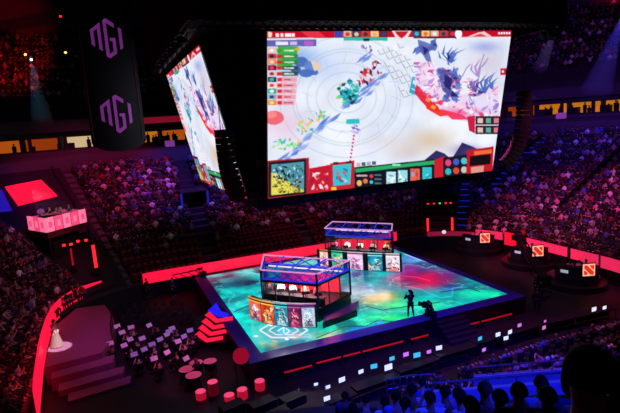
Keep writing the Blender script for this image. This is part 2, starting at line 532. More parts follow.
def is_open(x, y, u):
    """True where seats stand (no aisle, tarp, tunnel or portal)"""
    s, a = polar(x, y)
    if s == 'CL' and 106.0 < a < 133: return False
    if s == 'CR' and u < 7.0 and 49 < a < 67: return False
    if s == 'CR' and abs(a - 44.5) < (1.0 / (BR + u)) * 57.3 * .62: return False
    if s == 'CR' and abs(a - (38.5 - 1.25 * (u - 2))) < (1.0 / (BR + u)) * 57.3 * .7 and u > 5.5: return False
    if s == 'NR' and abs(a + 4) < 2.2: return False
    if s == 'R' and abs(y - 35.3) < .65 and u > 4: return False
    if s == 'NR' and abs(a + 33) < 1.8: return False
    if s in ('B',) and abs(x - 7.9) < .7: return False
    if s in ('B',) and abs(x - 7.9) < 1.6 and 7.6 < u < 10.9: return False
    if s in ('B',) and abs(x - 17.5) < .6: return False
    if s == 'L' and abs(y - 29.8) < .6: return False
    if s == 'CL' and abs(a - 152) < 1.6: return False
    return True


SEATS = []
for k in range(NROW):
    u = RD * k + .28
    for (x, y, nx, ny) in line_pts(u, .53, 21, -48):
        if is_open(x, y, u): SEATS.append((x, y, Z0 + RZ * k, math.atan2(-ny, -nx) - PI / 2, 1.0, u))
replicate('stadium_seats', seat_t.v, seat_t.f, [s[:5] for s in SEATS], seat_red)
tag(bpy.data.objects['stadium_seats'], 'thousands of red tip-up seats filling the far lower bowl', 'seats', None, 'stuff')
# ------------------------------------------------------------------ centre hung screens
MSX0, MSX1 = 8.1, 24.0
mTL = (MSX0, 24.8, 18.6); mTR = (MSX1 - .36, 24.8, 18.68); mBR = (MSX1 + .04, 27.0, 9.95); mBL = (MSX0, 27.0, 9.93)
CW, CH = 400, 226
feed = Canvas(CW, CH, (228, 234, 247), homography([(267, 32), (512, 30.5), (492.6, 171), (268, 199)], [(0, 0), (CW, 0), (CW, CH), (0, CH)]))
c = feed
# ground of snow with soft tints
n1 = c.noise(60, 1); n2 = c.noise(24, 2)
c.a += ((n1 - .5) * 46)[..., None] * np.array([1, .8, .35]) + ((n2 - .5) * 22)[..., None]
for q in [(300, 60, 30, 18, (120, 160, 225), .8), (285, 125, 26, 22, (236, 190, 215), .6), (330, 70, 30, 14, (190, 205, 245), .6), (430, 140, 26, 14, (218, 192, 165), .85), (405, 150, 22, 10, (214, 196, 190), .8),
          (385, 145, 26, 12, (225, 215, 215), .7), (488, 62, 24, 22, (205, 190, 205), .6), (480, 95, 20, 14, (235, 215, 190), .7), (484, 47, 18, 7, (150, 165, 225), .8), (465, 150, 20, 8, (150, 130, 190), .7),
          (300, 190, 30, 16, (235, 215, 235), .4), (370, 150, 30, 10, (230, 235, 255), .7)]:
    c.soft(*q)
# engraved circles on the snow
for rx, ry in ((16, 15), (26, 25), (34, 34), (44, 45), (47, 48), (58, 60)):
    c.arc(346, 97, rx * 1.15, ry, .8, (160, 180, 210), .5); c.arc(346, 97, rx * 1.15 + 1.6, ry + 1.4, .5, (206, 226, 226), .6)
for k in range(14):
    t = k / 14 * 2 * PI; c.line([(352 + 40 * math.cos(t), 96 + 34 * math.sin(t)), (352 + 50 * math.cos(t + .1), 96 + 43 * math.sin(t + .1))], .5, (176, 190, 214), .7)
# brick causeway
for i in range(5):
    for j in range(8):
        x = 377 + i * 4.9 + j * 3.4; y = 50 + j * 6.0 - i * 1.6
        if (i * 3 + j) % 4 != 1: c.poly([(x, y), (x + 4, y - 1.2), (x + 6.6, y + 3.4), (x + 2.6, y + 4.6)], (226, 230, 240), .8); c.line([(x, y), (x + 2.6, y + 4.8), (x + 6.8, y + 3.5)], .6, (120, 132, 164), .8)
c.poly([(412, 76), (419.5, 79), (416, 95), (408.5, 92)], (40, 165, 200)); c.poly([(413, 79), (417.5, 81), (416.5, 85), (412, 83)], (200, 240, 250)); c.line([(411, 88), (415, 90)], 1.2, (190, 235, 250))
# rocky pink and indigo ridge
r_ = random.Random(5)
c.poly([(418, 62), (432, 62), (444, 88), (462, 94), (498, 86), (500, 118), (470, 122), (452, 118), (432, 110), (420, 98), (414, 84)], (232, 206, 236), .9)
c.soft(475, 104, 26, 12, (226, 222, 248), .9); c.soft(432, 78, 12, 16, (246, 236, 250), .8); c.soft(462, 112, 24, 5, (240, 90, 150), .8)
for _ in range(150):
    x = r_.uniform(414, 499); y = 66 + (x - 414) * .36 + r_.uniform(-8, 30); y = min(y, 121)
    a = r_.uniform(2.2, 3.2) if r_.random() < .7 else r_.uniform(.8, 1.6); ln = r_.uniform(2, 7); wd = r_.uniform(.5, 1.8)
    col = r_.choice([(214, 60, 150), (240, 120, 180), (236, 50, 90), (250, 240, 250), (250, 240, 250), (176, 140, 214), (236, 190, 222), (150, 120, 205), (120, 110, 190), (200, 190, 236)])
    c.poly([(x - ln * math.cos(a), y - ln * math.sin(a)), (x + wd, y + wd), (x + ln * .6 * math.cos(a), y + ln * .6 * math.sin(a)), (x - wd, y - wd)], col, .85)
for p, col in [([(416, 84), (420, 88), (428, 98), (438, 106), (440, 112), (430, 110), (420, 100), (414, 92)], (226, 26, 52)), ([(424, 100), (438, 108), (452, 114), (440, 116), (426, 108)], (236, 50, 40)), ([(440, 108), (462, 114), (470, 119), (452, 119)], (240, 50, 90)),
               ([(432, 104), (436, 106), (434, 109), (430, 107)], (250, 170, 60)), ([(426, 97), (430, 99), (429, 102), (425, 100)], (250, 150, 50))]:
    c.poly(p, col, .9)
for k in range(16):
    x = 416 + k * 5.2; y = 92 + k * 1.9 + r_.uniform(-3, 3); c.poly([(x, y), (x + 3, y - 2.4), (x + 6.5, y + 1), (x + 3.2, y + 2.6)], r_.choice([(250, 246, 252), (246, 210, 228), (230, 60, 100)]), .9)
INK = [(74, 92, 170), (86, 84, 158), (66, 104, 186), (96, 110, 196)]


def claw(x0, y0, s_, n, spread, col):
    for i in range(n):
        t = -1.9 + spread * (i / max(1, n - 1) - .5); ln = s_ * r_.uniform(.7, 1.2)
        mx, my = x0 + math.cos(t) * ln * .55, y0 + math.sin(t) * ln * .55; ex, ey = x0 + math.cos(t + .5) * ln, y0 + math.sin(t + .25) * ln
        c.poly([(x0 - 1.5, y0), (mx - 1, my), (ex, ey), (mx + 1.2, my + .6), (x0 + 1.5, y0 + 1)], col, .95)


claw(450, 62, 20, 5, 1.7, (66, 100, 184)); claw(484, 92, 20, 5, 1.8, (70, 104, 186)); claw(474, 90, 14, 4, 1.6, (120, 90, 170)); claw(478, 76, 18, 3, 1.0, (170, 140, 200)); claw(492, 88, 14, 3, .8, (80, 112, 190))
for q in ((416, 40, 437, 60, 12, 4.5), (438, 66, 462, 84, 16, 5), (440, 80, 460, 100, 16, 4.5), (446, 52, 455, 66, 7, 3), (470, 84, 486, 96, 7, 3)):
    c.blob(q[0], q[1], q[2], q[3], INK + [(50, 46, 120), (110, 126, 206)], q[4], q[5], int(q[0]))
for p in [[(417, 40), (424, 42), (437, 47), (435, 51), (428, 50), (430, 57), (431, 62), (426, 61), (422, 54), (418, 47)], [(439, 78), (442, 67), (448, 71), (459, 78), (460, 83), (451, 83), (449, 88), (457, 94), (459, 97), (448, 95), (442, 90)]]:
    c.poly(p, r_.choice(INK), .8)
c.blob(438, 70, 458, 98, [(210, 60, 140), (240, 150, 190), (44, 40, 110)], 12, 2.4, 77)
for p in [[(422, 46), (428, 50), (424, 55)], [(444, 74), (452, 78), (450, 90), (444, 86)], [(447, 54), (450, 57), (447, 62)], [(452, 90), (458, 96), (450, 96)]]:
    c.poly(p, (44, 40, 110))
for s_ in [[(462, 76), (466, 68), (470, 64)], [(478, 70), (482, 60), (484, 54)], [(482, 66), (488, 58)], [(470, 88), (476, 80)], [(456, 72), (458, 68)]]:
    c.line(s_, .9, (150, 120, 190))
c.poly([(424, 160), (436, 150), (444, 153), (450, 158), (450, 163)], (52, 44, 96)); c.poly([(452, 158), (462, 142), (472, 146), (480, 150), (484, 156)], (46, 42, 92)); c.soft(470, 152, 10, 5, (90, 70, 130), .7)
# teams fighting: small figures seen from above, each with a long blue shadow
for x0, y0, n_ in [(348, 104, 5), (356, 98, 5), (366, 90, 4), (374, 82, 4), (384, 74, 3), (310, 136, 5), (318, 128, 4), (326, 122, 4), (334, 116, 3), (284, 156, 4), (294, 150, 5), (302, 146, 4), (366, 56, 2)]:
    for k in range(n_):
        x, y = x0 + r_.uniform(-4, 4), y0 + r_.uniform(-3, 3); ln = r_.uniform(3, 7)
        c.poly([(x - ln, y + ln * .75), (x - ln * .3, y - .6), (x + ln * .9, y - ln * .85), (x + 1.2, y + 1.4)], r_.choice([(84, 118, 212), (104, 136, 220), (140, 164, 232)]), .75)
c.blob(337, 80, 358, 104, [(40, 190, 190), (20, 150, 170), (30, 170, 190), (10, 60, 90), (120, 220, 130), (20, 40, 70)], 60, 3.2, 1)
c.blob(356, 68, 372, 86, [(220, 40, 60), (60, 20, 40), (240, 120, 110), (30, 30, 70)], 18, 2.8, 2)
c.blob(371, 61, 383, 74, [(120, 20, 60), (50, 20, 60), (230, 70, 120)], 12, 2.2, 3)
c.blob(313, 108, 326, 119, [(250, 190, 40), (250, 150, 20), (60, 190, 200), (120, 220, 120)], 12, 2.4, 4)
c.blob(297, 118, 318, 134, [(250, 190, 40), (60, 200, 190), (30, 150, 170), (160, 230, 110)], 16, 2.6, 5)
c.blob(272, 138, 300, 150, [(250, 200, 50), (60, 200, 190), (50, 160, 150), (150, 230, 120)], 20, 2.8, 6)
c.blob(360, 44, 374, 54, [(140, 110, 170), (200, 170, 210), (70, 60, 110)], 10, 2.4, 7)
c.poly([(346, 118.5), (359, 118), (359, 123), (346, 123.5)], (50, 190, 190)); c.blob(350, 124, 360, 132, [(110, 80, 190), (70, 60, 160), (190, 170, 240)], 9, 2.3, 8)
for k in range(8):
    c.rect(352.6 - k * .5, 134 + k * 3.6, 354.4 - k * .5, 136 + k * 3.6, (225, 40, 90))
c.ell(274, 117, 10, 7, (236, 92, 104), .9); c.ell(271, 114, 6, 3.4, (250, 140, 140), .9)
# dark blue trees and tan animal at upper left
for x, y, a, b in [(301, 62, 7, 5), (309, 66, 5, 5), (296, 70, 5, 4), (306, 73, 7, 4), (314, 72, 4, 3)]:
    c.ell(x, y, a, b, r_.choice([(70, 108, 184), (60, 92, 168), (96, 132, 204)]), .95)
c.poly([(310, 60), (318, 63), (322, 69), (314, 71)], (226, 204, 180)); c.poly([(278, 46), (298, 47), (296, 60), (290, 68), (277, 66)], (60, 172, 60), .95); c.poly([(293, 50), (299, 47), (300, 51)], (210, 180, 40))
# top bar of the broadcast
c.poly([(266, 31), (513, 29.5), (512, 37), (267, 39)], (196, 14, 40)); c.poly([(266, 31), (513, 29), (512.5, 31.4), (267, 33)], (140, 10, 40), .8)
c.rect(268, 33, 272, 38, (240, 220, 190))
for k, x in enumerate((276, 280.5, 285, 288, 291.5)): c.rect(x, 34.2, x + 3, 37.6, (250, 240, 244))
c.poly([(300, 32), (318, 32), (326, 38), (308, 38)], (228, 50, 70)); c.rect(334, 32, 342, 38, (60, 70, 170))
pc = [(210, 180, 150), (60, 60, 120), (200, 60, 60), (240, 200, 120), (90, 40, 50)]
for k in range(5):
    c.rect(343 + k * 9, 31.6, 351 + k * 9, 37.5, pc[k]); c.ell(347 + k * 9, 35, 2.2, 2, pc[(k + 2) % 5]); c.rect(412 + k * 9, 31, 420 + k * 9, 37, pc[(k * 2 + 1) % 5]); c.ell(416 + k * 9, 34.4, 2.2, 2, [(40, 190, 190), (230, 120, 40), (240, 230, 230), (40, 60, 90), (220, 40, 80)][k])
c.rect(343, 38, 387, 41.2, (40, 190, 170)); c.rect(363, 39, 369, 41.6, (20, 40, 60)); c.rect(413, 37, 456, 38.8, (90, 20, 40))
c.poly([(391, 31), (411, 31), (407, 38), (401, 41), (395, 38)], (250, 220, 220)); c.poly([(394, 32), (408, 32), (405, 36), (401, 39), (397, 36)], (190, 30, 50))
c.ell(458, 34.5, 3.6, 4.5, (246, 240, 250))
c.poly([(466, 37.5), (478, 33), (484, 32), (492, 37)], (240, 200, 200)); c.poly([(472, 37), (480, 34), (487, 37)], (220, 60, 70))
for k in range(5): c.rect(498 + k * 2.6, 32.5, 499.8 + k * 2.6, 34.6, (250, 240, 244))
# second line and player list at the left
c.poly([(267, 41), (316, 40), (316, 46.5), (267, 47)], (92, 92, 170), .95); c.rect(276, 42.2, 288, 45.5, (230, 230, 250)); c.rect(290, 42.2, 297, 45.5, (200, 190, 240)); c.rect(304, 41.8, 313, 45.8, (190, 90, 200))
for k in range(10):
    y = 48.2 + k * 5.7
    c.rect(268, y, 276.5, y + 5, [(228, 190, 190), (200, 60, 70), (240, 130, 90), (110, 20, 60), (240, 190, 190), (40, 60, 90), (250, 210, 200), (40, 170, 150), (140, 170, 200), (230, 140, 60)][k]); c.ell(272, y + 2.6, 2.2, 1.6, [(250, 240, 230), (60, 30, 40), (250, 210, 170), (230, 60, 100), (130, 60, 70), (60, 190, 180), (220, 60, 80), (240, 250, 240), (60, 60, 110), (250, 220, 120)][k])
    if k < 5:
        if k > 0: c.rect(282, y + .6, 298, y + 4.6, (40, 70, 70) if k > 2 else (46, 130, 60), .85)
        c.rect(277, y + 1, 282, y + 4.4, (210, 40, 40) if k else (60, 160, 50)); c.rect(284, y + 2, 294, y + 3.4, (230, 240, 230), .9)
    else:
        c.rect(277, y + .2, 300 - k * .6, y + 5, (240, 158, 172), .9); c.rect(277.5, y + 1, 282, y + 4.2, (214, 40, 56)); c.rect(284, y + 2, 293 - (k % 3), y + 3.2, (160, 60, 80), .8)
# lower panel: map, portraits, abilities, items
c.poly([(267, 160), (309, 157), (309, 196), (267, 200)], (176, 30, 50)); c.poly([(269, 161.5), (306, 158.5), (306, 193.5), (269, 197.5)], (22, 26, 30))
c.poly([(271.5, 164), (304, 161), (304, 191.5), (271.5, 195)], (86, 150, 170)); c.poly([(271.5, 178), (284, 180), (296, 188), (304, 190), (304, 191.5), (271.5, 195)], (214, 212, 70)); c.poly([(271.5, 172), (280, 174), (290, 182), (298, 192), (271.5, 195)], (232, 214, 84))
c.scribble(273, 164, 303, 181, [(16, 30, 40), (12, 22, 30), (210, 236, 240), (60, 110, 160), (20, 60, 70), (70, 180, 140), (40, 90, 110)], 90, 2.0, 21); c.scribble(273, 180, 302, 193, [(30, 40, 20), (24, 30, 20), (240, 230, 120), (180, 190, 50), (200, 90, 50), (90, 110, 30), (70, 140, 110)], 80, 1.8, 22)
c.poly([(309, 168), (331, 164), (333, 191), (309, 194)], (196, 24, 44)); c.scribble(311, 172, 328, 190, [(244, 220, 216), (250, 240, 238), (150, 30, 50), (214, 120, 120)], 16, 3.4, 23)
c.poly([(330, 163), (354, 160), (354, 189), (330, 191)], (200, 30, 40)); c.poly([(332.5, 165), (351, 163), (350, 184), (333, 186)], (60, 190, 210)); c.scribble(336, 168, 348, 182, [(240, 200, 190), (40, 60, 90), (30, 120, 150), (220, 80, 90)], 13, 2.8, 24)
c.rect(333, 161.6, 338, 163.6, (40, 20, 30)); c.rect(346, 160.8, 351, 162.6, (40, 20, 30)); c.rect(331, 187, 336, 190, (250, 200, 40))
for k in range(4): c.rect(356 + k * 5.2, 162.4 - k * .5, 360 + k * 5.2, 166 - k * .5, [(220, 170, 170), (60, 110, 90), (170, 170, 190), (90, 90, 130)][k])
c.poly([(354, 167), (434, 159), (436, 185), (354, 190)], (18, 20, 28)); c.poly([(355, 168.4), (434, 160.2), (434, 164), (355, 172.4)], (40, 170, 100)); c.rect(392, 163.6, 400, 165.6, (150, 240, 180))
c.ell(359, 183, 2.6, 3, (236, 180, 90)); c.ell(365, 181, 2.4, 2.6, (230, 120, 60)); c.ell(371, 176, 2, 2, (210, 60, 80)); c.ell(371, 182, 1.8, 1.8, (60, 200, 210)); c.rect(356, 174.5, 367, 176.4, (200, 170, 160))
for k in range(3): c.rect(374, 174 + k * 4.2, 381, 175.8 + k * 4.2, (70, 110, 110))
for k, (x, y) in enumerate([(386, 171.5), (397.6, 170), (410, 168.5), (422, 167)]):
    c.rect(x, y, x + 9.5, y + 13.5, [(190, 230, 240), (150, 220, 230), (230, 100, 80), (50, 190, 200)][k]); c.scribble(x + 1, y + 1, x + 8.5, y + 12, [[(250, 250, 255), (60, 170, 190)], [(250, 250, 250), (40, 120, 150)], [(200, 60, 60), (120, 180, 220)], [(120, 230, 230), (40, 150, 180)]][k], 6, 3, 30 + k)
c.poly([(354, 188.5), (436, 181), (436, 184), (354, 191)], (176, 40, 50))
c.poly([(434, 160), (444, 156), (443, 180), (434, 183)], (206, 30, 46)); c.poly([(443, 157.5), (468, 154), (467, 176), (443, 179)], (30, 24, 34))
for k in range(6): c.ell(448 + (k % 3) * 8, 162.6 - (k % 3) * .9 + (k // 3) * 9, 3.1, 3.4, [(220, 70, 130), (70, 90, 200), (60, 200, 210), (50, 180, 200), (220, 70, 60), (190, 200, 190)][k])
c.poly([(467, 150), (494, 146), (492.6, 172), (466, 176)], (196, 24, 40)); c.poly([(470, 156), (491, 154), (490.5, 164), (469.5, 166)], (20, 14, 20)); c.poly([(471, 167), (484, 165.5), (483.5, 173), (471, 174.5)], (220, 150, 140)); c.poly([(474, 151), (492, 149), (492, 153), (474, 155)], (234, 110, 60))
for y in (115.5, 125):
    c.rect(475.5, y, 500, y + 8.6, (50, 30, 46)); c.rect(477.5, y + 2, 483, y + 7, (230, 190, 180)); c.rect(486, y + 2, 491, y + 7, (90, 170, 150)); c.rect(494, y + 2, 499, y + 7, (220, 120, 130))
c.poly([(467, 116), (475, 115), (475, 133), (469, 130)], (200, 30, 70)); c.rect(500.5, 68, 507, 74.5, (190, 24, 60)); c.rect(502, 70, 504, 72.4, (250, 240, 240))
c.a = np.clip(c.a, 0, 255)
sc_root = empty('led_screen', (0, 0, 0)); tag(sc_root, 'huge tilted main LED screen showing a snowy game battle, facing the camera', 'screen')
feed.grid('screen_picture', quadP(mTL, mTR, mBR, mBL), screen_attr, sc_root)
# cabinet behind the picture (follows the tilt)
nrm = np.cross(np.array(mTR) - np.array(mTL), np.array(mBL) - np.array(mTL)); nrm /= np.linalg.norm(nrm)
if nrm[1] < 0: nrm = -nrm


def off(p, d, n): return tuple(np.array(p) + np.array(n) * d)


def grow(q, g):
    q = [np.array(p) for p in q]; ce = sum(q) / 4
    return [tuple(p + (p - ce) / np.linalg.norm(p - ce) * g) for p in q]


Q = grow((mTL, mTR, mBR, mBL), .1)
MB().hull([off(p, .05, nrm) for p in Q], [off(p, .6, nrm) for p in Q]).build('screen_cabinet', black, sc_root)
bk = MB()
for i in range(7):
    x = MSX0 + .6 + i * (MSX1 - MSX0 - 1.2) / 6; bk.tube((x, 28.2, 10.4), (x, 26.2, 18.4), .08, 6)
bk.build('back_brace', metal_d, sc_root)
# side screen, same feed, facing -x
sTL = (5.15, 42.3, 18.45); sTR = (5.15, 27.45, 18.4); sBR = (7.0, 27.45, 10.0); sBL = (7.0, 42.3, 9.76)
ss = empty('led_screen', (0, 0, 0)); tag(ss, 'steeply angled side LED screen left of the main screen, showing the same game', 'screen')
feed.grid('screen_picture', quadP(sTL, sTR, sBR, sBL), screen_attr, ss)
n2_ = np.cross(np.array(sTR) - np.array(sTL), np.array(sBL) - np.array(sTL)); n2_ /= np.linalg.norm(n2_)
if n2_[0] < 0: n2_ = -n2_
Q = grow((sTL, sTR, sBR, sBL), .1)
MB().hull([off(p, .05, n2_) for p in Q], [off(p, .6, n2_) for p in Q]).build('screen_cabinet', black, ss)
# black drape box inside the ring of screens
inner = MB().hull([(7.65, 27.6, 9.3), (24.2, 28.2, 9.3), (24.2, 44, 9.3), (8.2, 44, 9.3)], [(6.2, 25.6, 18.7), (25, 26.2, 18.7), (25, 44, 18.7), (6.2, 44, 18.7)])
o = inner.build('scoreboard_core', blackcloth); tag(o, 'black draped core between the side screen and the main screen', 'scoreboard core')
rig = MB().box(4.3, 23.3, 18.85, 26.45, 46, 25.5)
rg = rig.build('rigging_grid', blackcloth); tag(rg, 'big black rigging box hung above the screens', 'rigging')
tr = MB().truss((4.2, 23.4, 18.65), (4.2, 38, 18.65), .35, .035).truss((4.4, 23.3, 18.65), (26.4, 23.3, 18.65), .35, .035).truss((26.4, 23.4, 18.65), (26.4, 40, 18.65), .35, .035)
tr.build('edge_truss', metal_d, rg)


def moving_light(loc, aim, label, col, group, r=.16):
    rt = empty('moving_head_light', loc); tag(rt, label, 'stage light', group)
    MB().box(-.18, -.14, -.12, .18, .14, .0, .02).build('lamp_base', black, rt)
    MB().box(-.24, -.05, -.5, -.19, .05, -.1).box(.19, -.05, -.5, .24, .05, -.1).box(-.24, -.05, -.13, .24, .05, -.08).build('yoke', black, rt)
    d = (Vector(aim) - Vector(loc)).normalized(); z = Vector((0, 0, 1)).rotation_difference(d).to_matrix().to_4x4(); z.translation = (0, 0, -.42)
    MB().lathe([(.08, -.22), (.15, -.18), (.17, .05), (.17, .24), (.14, .26)], 14, mtx=z).build('lamp_head', black, rt)
    MB().lathe([(.02, .262), (r * .85, .262), (r * .8, .29), (.02, .3)], 14, mtx=z).build('lens', col, rt)
    return rt


for i, (px, py, g) in enumerate([(150, 68, 1), (157, 57, 0), (163, 48, 0), (170, 40, 0), (184, 12, 0)]):
    p = AX(px, py, 3.85)
for i, y in enumerate((25.0, 26.8, 28.6, 30.6, 33.0, 36.0)):
    MB_l = moving_light((3.95, y, 18.6), (0, 55, 8), 'small white lamp, %s from the near end of the left rigging truss' % ORD[i], lamp_white, None, .10)
for i, x in enumerate((24.9, 25.7, 26.3)):
    moving_light((x, 23.6 + i * .2, 18.6), (40, 40, 8), 'small white lamp at the right corner of the black rigging, %s from the left' % ORD[i], lamp_white, None, .10)


# ------------------------------------------------------------------ line array loudspeakers (J shaped hangs)
spk = mat('speaker_black', (7, 7, 8), .8)


def line_array(top, n, face, curve, label, cw=.95, ch=.33, cd=.55):
    rt = empty('line_array_speaker', top, face); tag(rt, label, 'loudspeaker', 'hanging line arrays')
    MB().box(-cw / 2, -.3, 0, cw / 2, .3, .08).build('fly_frame', metal_d, rt)
    MB().tube((-.3, 0, .05), (-.3, 0, 5), .02, 6).tube((.3, 0, .05), (.3, 0, 5), .02, 6).build('hoist_chain', metal_d, rt)
    p = Vector((0, 0, 0)); a = 0
    for i in range(n):
        a += curve * (i / n) ** 1.4
        R = Matrix.Translation(p) @ Matrix.Rotation(a, 4, 'X')
        m = MB().hull([R @ Vector(q) for q in ((-cw / 2, -cd / 2, -ch + .005), (cw / 2, -cd / 2, -ch + .005), (cw / 2, cd / 2, -ch + .05), (-cw / 2, cd / 2, -ch + .05))],
                      [R @ Vector(q) for q in ((-cw / 2, -cd / 2, 0), (cw / 2, -cd / 2, 0), (cw / 2, cd / 2, -.03), (-cw / 2, cd / 2, -.03))])
        cab = m.build('speaker_cabinet', spk, rt)
        g = MB()
        for k in range(3): g.hull([R @ Vector((x, -cd / 2 - .015, z)) for x, z in ((-cw / 2 + .06 + k * .29, -ch + .06), (-cw / 2 + .3 + k * .29, -ch + .06))] + [R @ Vector((x, -cd / 2 - .001, z)) for x, z in ((-cw / 2 + .3 + k * .29, -ch + .06), (-cw / 2 + .06 + k * .29, -ch + .06))],
                               [R @ Vector((x, -cd / 2 - .015, z)) for x, z in ((-cw / 2 + .06 + k * .29, -.05), (-cw / 2 + .3 + k * .29, -.05))] + [R @ Vector((x, -cd / 2 - .001, z)) for x, z in ((-cw / 2 + .3 + k * .29, -.05), (-cw / 2 + .06 + k * .29, -.05))])
        g.build('grille', mat('speaker_grille', (14, 13, 15), .7), cab)
        p = p + (R.to_3x3() @ Vector((0, 0, -ch)))
    return rt


pl = AY(224, 131, 25.6); line_array(tuple(pl), 11, math.radians(-68), .11, 'black J-shaped line array speaker hanging over the side screen edge')
pr = AY(524, 92, 31.5); line_array(tuple(pr), 17, math.radians(62), .13, 'black J-shaped line array speaker hanging right of the main screen', cw=1.5, ch=.36, cd=.8)

# ------------------------------------------------------------------ long hanging banner with the emblem
b_root = empty('hanging_banner', (0, 0, 0)); tag(b_root, 'tall dark round-bottomed banner with two purple emblems hanging at left', 'banner')
by = 40.0
xl, xr = AY(91, 138, by)[0], AY(147, 146, by)[0]
cxb, rb = (xl + xr) / 2, (xr - xl) / 2
zb = AY(120, 151, by)[2]


def bow(x, d=0.0):
    t = (x - cxb) / rb; return by + .55 * t * t - .55 + d


n = 24; vs = []; fs = []
xs = [cxb + rb * math.sin(-PI / 2 + PI * i / n) for i in range(n + 1)]
for d in (0, .08):
    for x in xs:
        t = (x - cxb) / rb; vs.append((x, bow(x, d), zb + .85 * (1 - math.sqrt(max(0, 1 - t * t * .96))))); vs.append((x, bow(x, d), 31.0))
for i in range(n):
    a = 2 * i; N2 = 2 * (n + 1)
    fs += [(a, a + 2, a + 3, a + 1), (N2 + a + 1, N2 + a + 3, N2 + a + 2, N2 + a), (a, N2 + a, N2 + a + 2, a + 2), (a + 1, a + 3, N2 + a + 3, N2 + a + 1)]
fs += [(0, 1, 2 * (n + 1) + 1, 2 * (n + 1)), (2 * n, 2 * (n + 1) + 2 * n, 2 * (n + 1) + 2 * n + 1, 2 * n + 1)]
MB().add(vs, fs).build('fabric', mat('banner_fabric', (20, 14, 20), .8, noise=.3), b_root)
MB().tube((xl - .1, by + .02, 31), (xr + .1, by + .02, 31), .07).build('top_pole', metal_d, b_root)
hem = MB(); hem.path([(xr - .22, bow(xr - .22, -.03), zb + .75), (xr - .22, bow(xr - .22, -.03), 31)], .025, 5); hem.path([(xl + .18, bow(xl + .18, -.03), zb + .75), (xl + .18, bow(xl + .18, -.03), 31)], .02, 5)
hem.build('piping', mat('banner_piping', (110, 24, 50), .6), b_root)
emb_m = mat('emblem_purple_glow', (150, 60, 160), .5, emit=(150, 60, 160), es=.36)  # glow put into the purple in place of light falling on the emblems


def emblem(z0, hgt):
    """three angular letters N G I inside a pointed six-sided outline; x 0..1, y 0..1.35"""
    S = [
        [(.00, .98), (.10, 1.05), (.10, .42), (.00, .49)],
        [(.00, .98), (.10, 1.05), (.30, 1.20), (.30, 1.07), (.10, .93), (.0, .86)],
        [(.22, 1.14), (.32, 1.21), (.32, .27), (.22, .34)],
        [(.42, 1.28), (.52, 1.35), (.52, .02), (.42, .09)],
        [(.42, 1.28), (.52, 1.35), (.76, 1.18), (.76, 1.04), (.52, 1.20), (.42, 1.14)],
        [(.42, .09), (.52, .02), (.76, .19), (.76, .33), (.52, .16), (.42, .22)],
        [(.66, .26), (.76, .19), (.76, .70), (.66, .70)], [(.58, .60), (.76, .60), (.76, .70), (.58, .70)],
        [(.88, 1.07), (.98, 1.0), (.98, .38), (.88, .31)]]
    mb = MB()
    for s in S:
        bot = []; top = []
        for (u, v) in s:
            x = cxb - hgt * .38 + u * hgt * .76 + .05; z = z0 + v * hgt / 1.35
            bot.append((x, bow(x, -.02), z)); top.append((x, bow(x, -.06), z))
        mb.hull(bot, top)
    return mb.build('emblem', emb_m, b_root)


zt1 = AY(113, 60, by)[2]; zb1 = AY(113, 20, by)[2]
emblem(zt1, zb1 - zt1); z_b = AY(117, 134, by)[2]; z_t = AY(117, 95, by)[2]; emblem(z_b, z_t - z_b)
# ------------------------------------------------------------------ main stage with LED floor
ZS = 1.2
SX0, SX1, SY0, SY1 = 6.15, 22.6, 24.1, 40.3
sp = [A(260.7, 352, ZS), A(509, 294.5, ZS), A(403, 253, ZS), A(205.3, 276.3, ZS)]
SX0 = (sp[0][0] + sp[3][0]) / 2; SX1 = sp[1][0]; SY0 = (sp[0][1] + sp[1][1]) / 2; SY1 = sp[3][1]
W, Hh = 340, 330
stc = Canvas(W, Hh, (6, 178, 176), lambda px, py: (lambda q: ((q[0] - SX0) / (SX1 - SX0) * W, (SY1 - q[1]) / (SY1 - SY0) * Hh))(A(px, py, ZS)))
c = stc
for q in [(230, 282, 30, 9, (10, 120, 140), .8), (245, 315, 20, 26, (20, 225, 210), .8), (290, 335, 34, 9, (190, 180, 215), .85), (262, 340, 12, 8, (120, 215, 210), .6), (350, 325, 46, 10, (40, 205, 150), .9), (325, 336, 16, 5, (190, 205, 120), .7), (275, 346, 16, 4, (220, 160, 120), .8),
          (372, 299, 26, 9, (225, 180, 70), 1), (390, 318, 30, 6, (40, 230, 120), .9), (350, 300, 16, 10, (60, 120, 170), .7), (368, 288, 16, 8, (70, 150, 200), .8), (395, 305, 22, 8, (70, 215, 130), .9), (424, 278, 34, 13, (215, 20, 80), 1), (424, 278, 24, 9, (220, 20, 80), 1), (410, 268, 22, 8, (140, 30, 130), .9), (400, 280, 20, 5, (230, 40, 110), .9), (440, 280, 18, 8, (110, 50, 150), .9), (425, 268, 18, 6, (110, 60, 160), .9), (412, 259, 14, 5, (110, 150, 230), .9),
          (455, 271, 14, 5, (80, 50, 190), .95), (452, 288, 14, 6, (40, 70, 170), .9), (470, 293, 20, 5, (20, 226, 190), .95), (492, 295, 14, 4, (20, 240, 170), .95), (430, 305, 20, 6, (60, 220, 160), .9), (356, 275, 14, 4, (90, 40, 160), .8), (340, 288, 12, 8, (40, 60, 130), .7), (382, 292, 20, 4, (60, 190, 220), .8)]:
    c.soft(*q)
n1 = c.noise(36, 4); n2 = c.noise(12, 5)
c.a *= (0.72 + .56 * n1)[..., None]; c.a *= (0.8 + .4 * n2)[..., None]
dk = np.clip((c.noise(30, 9, 5) - .56) * 9, 0, 1)
rgn = np.exp(-(((c.xx / W - .14) / .24) ** 2 + ((c.yy / Hh - .18) / .16) ** 2) * .9)
c._blend(dk * np.clip(rgn * 1.5, 0, 1), (8, 44, 70), .9, (slice(0, Hh), slice(0, W)))
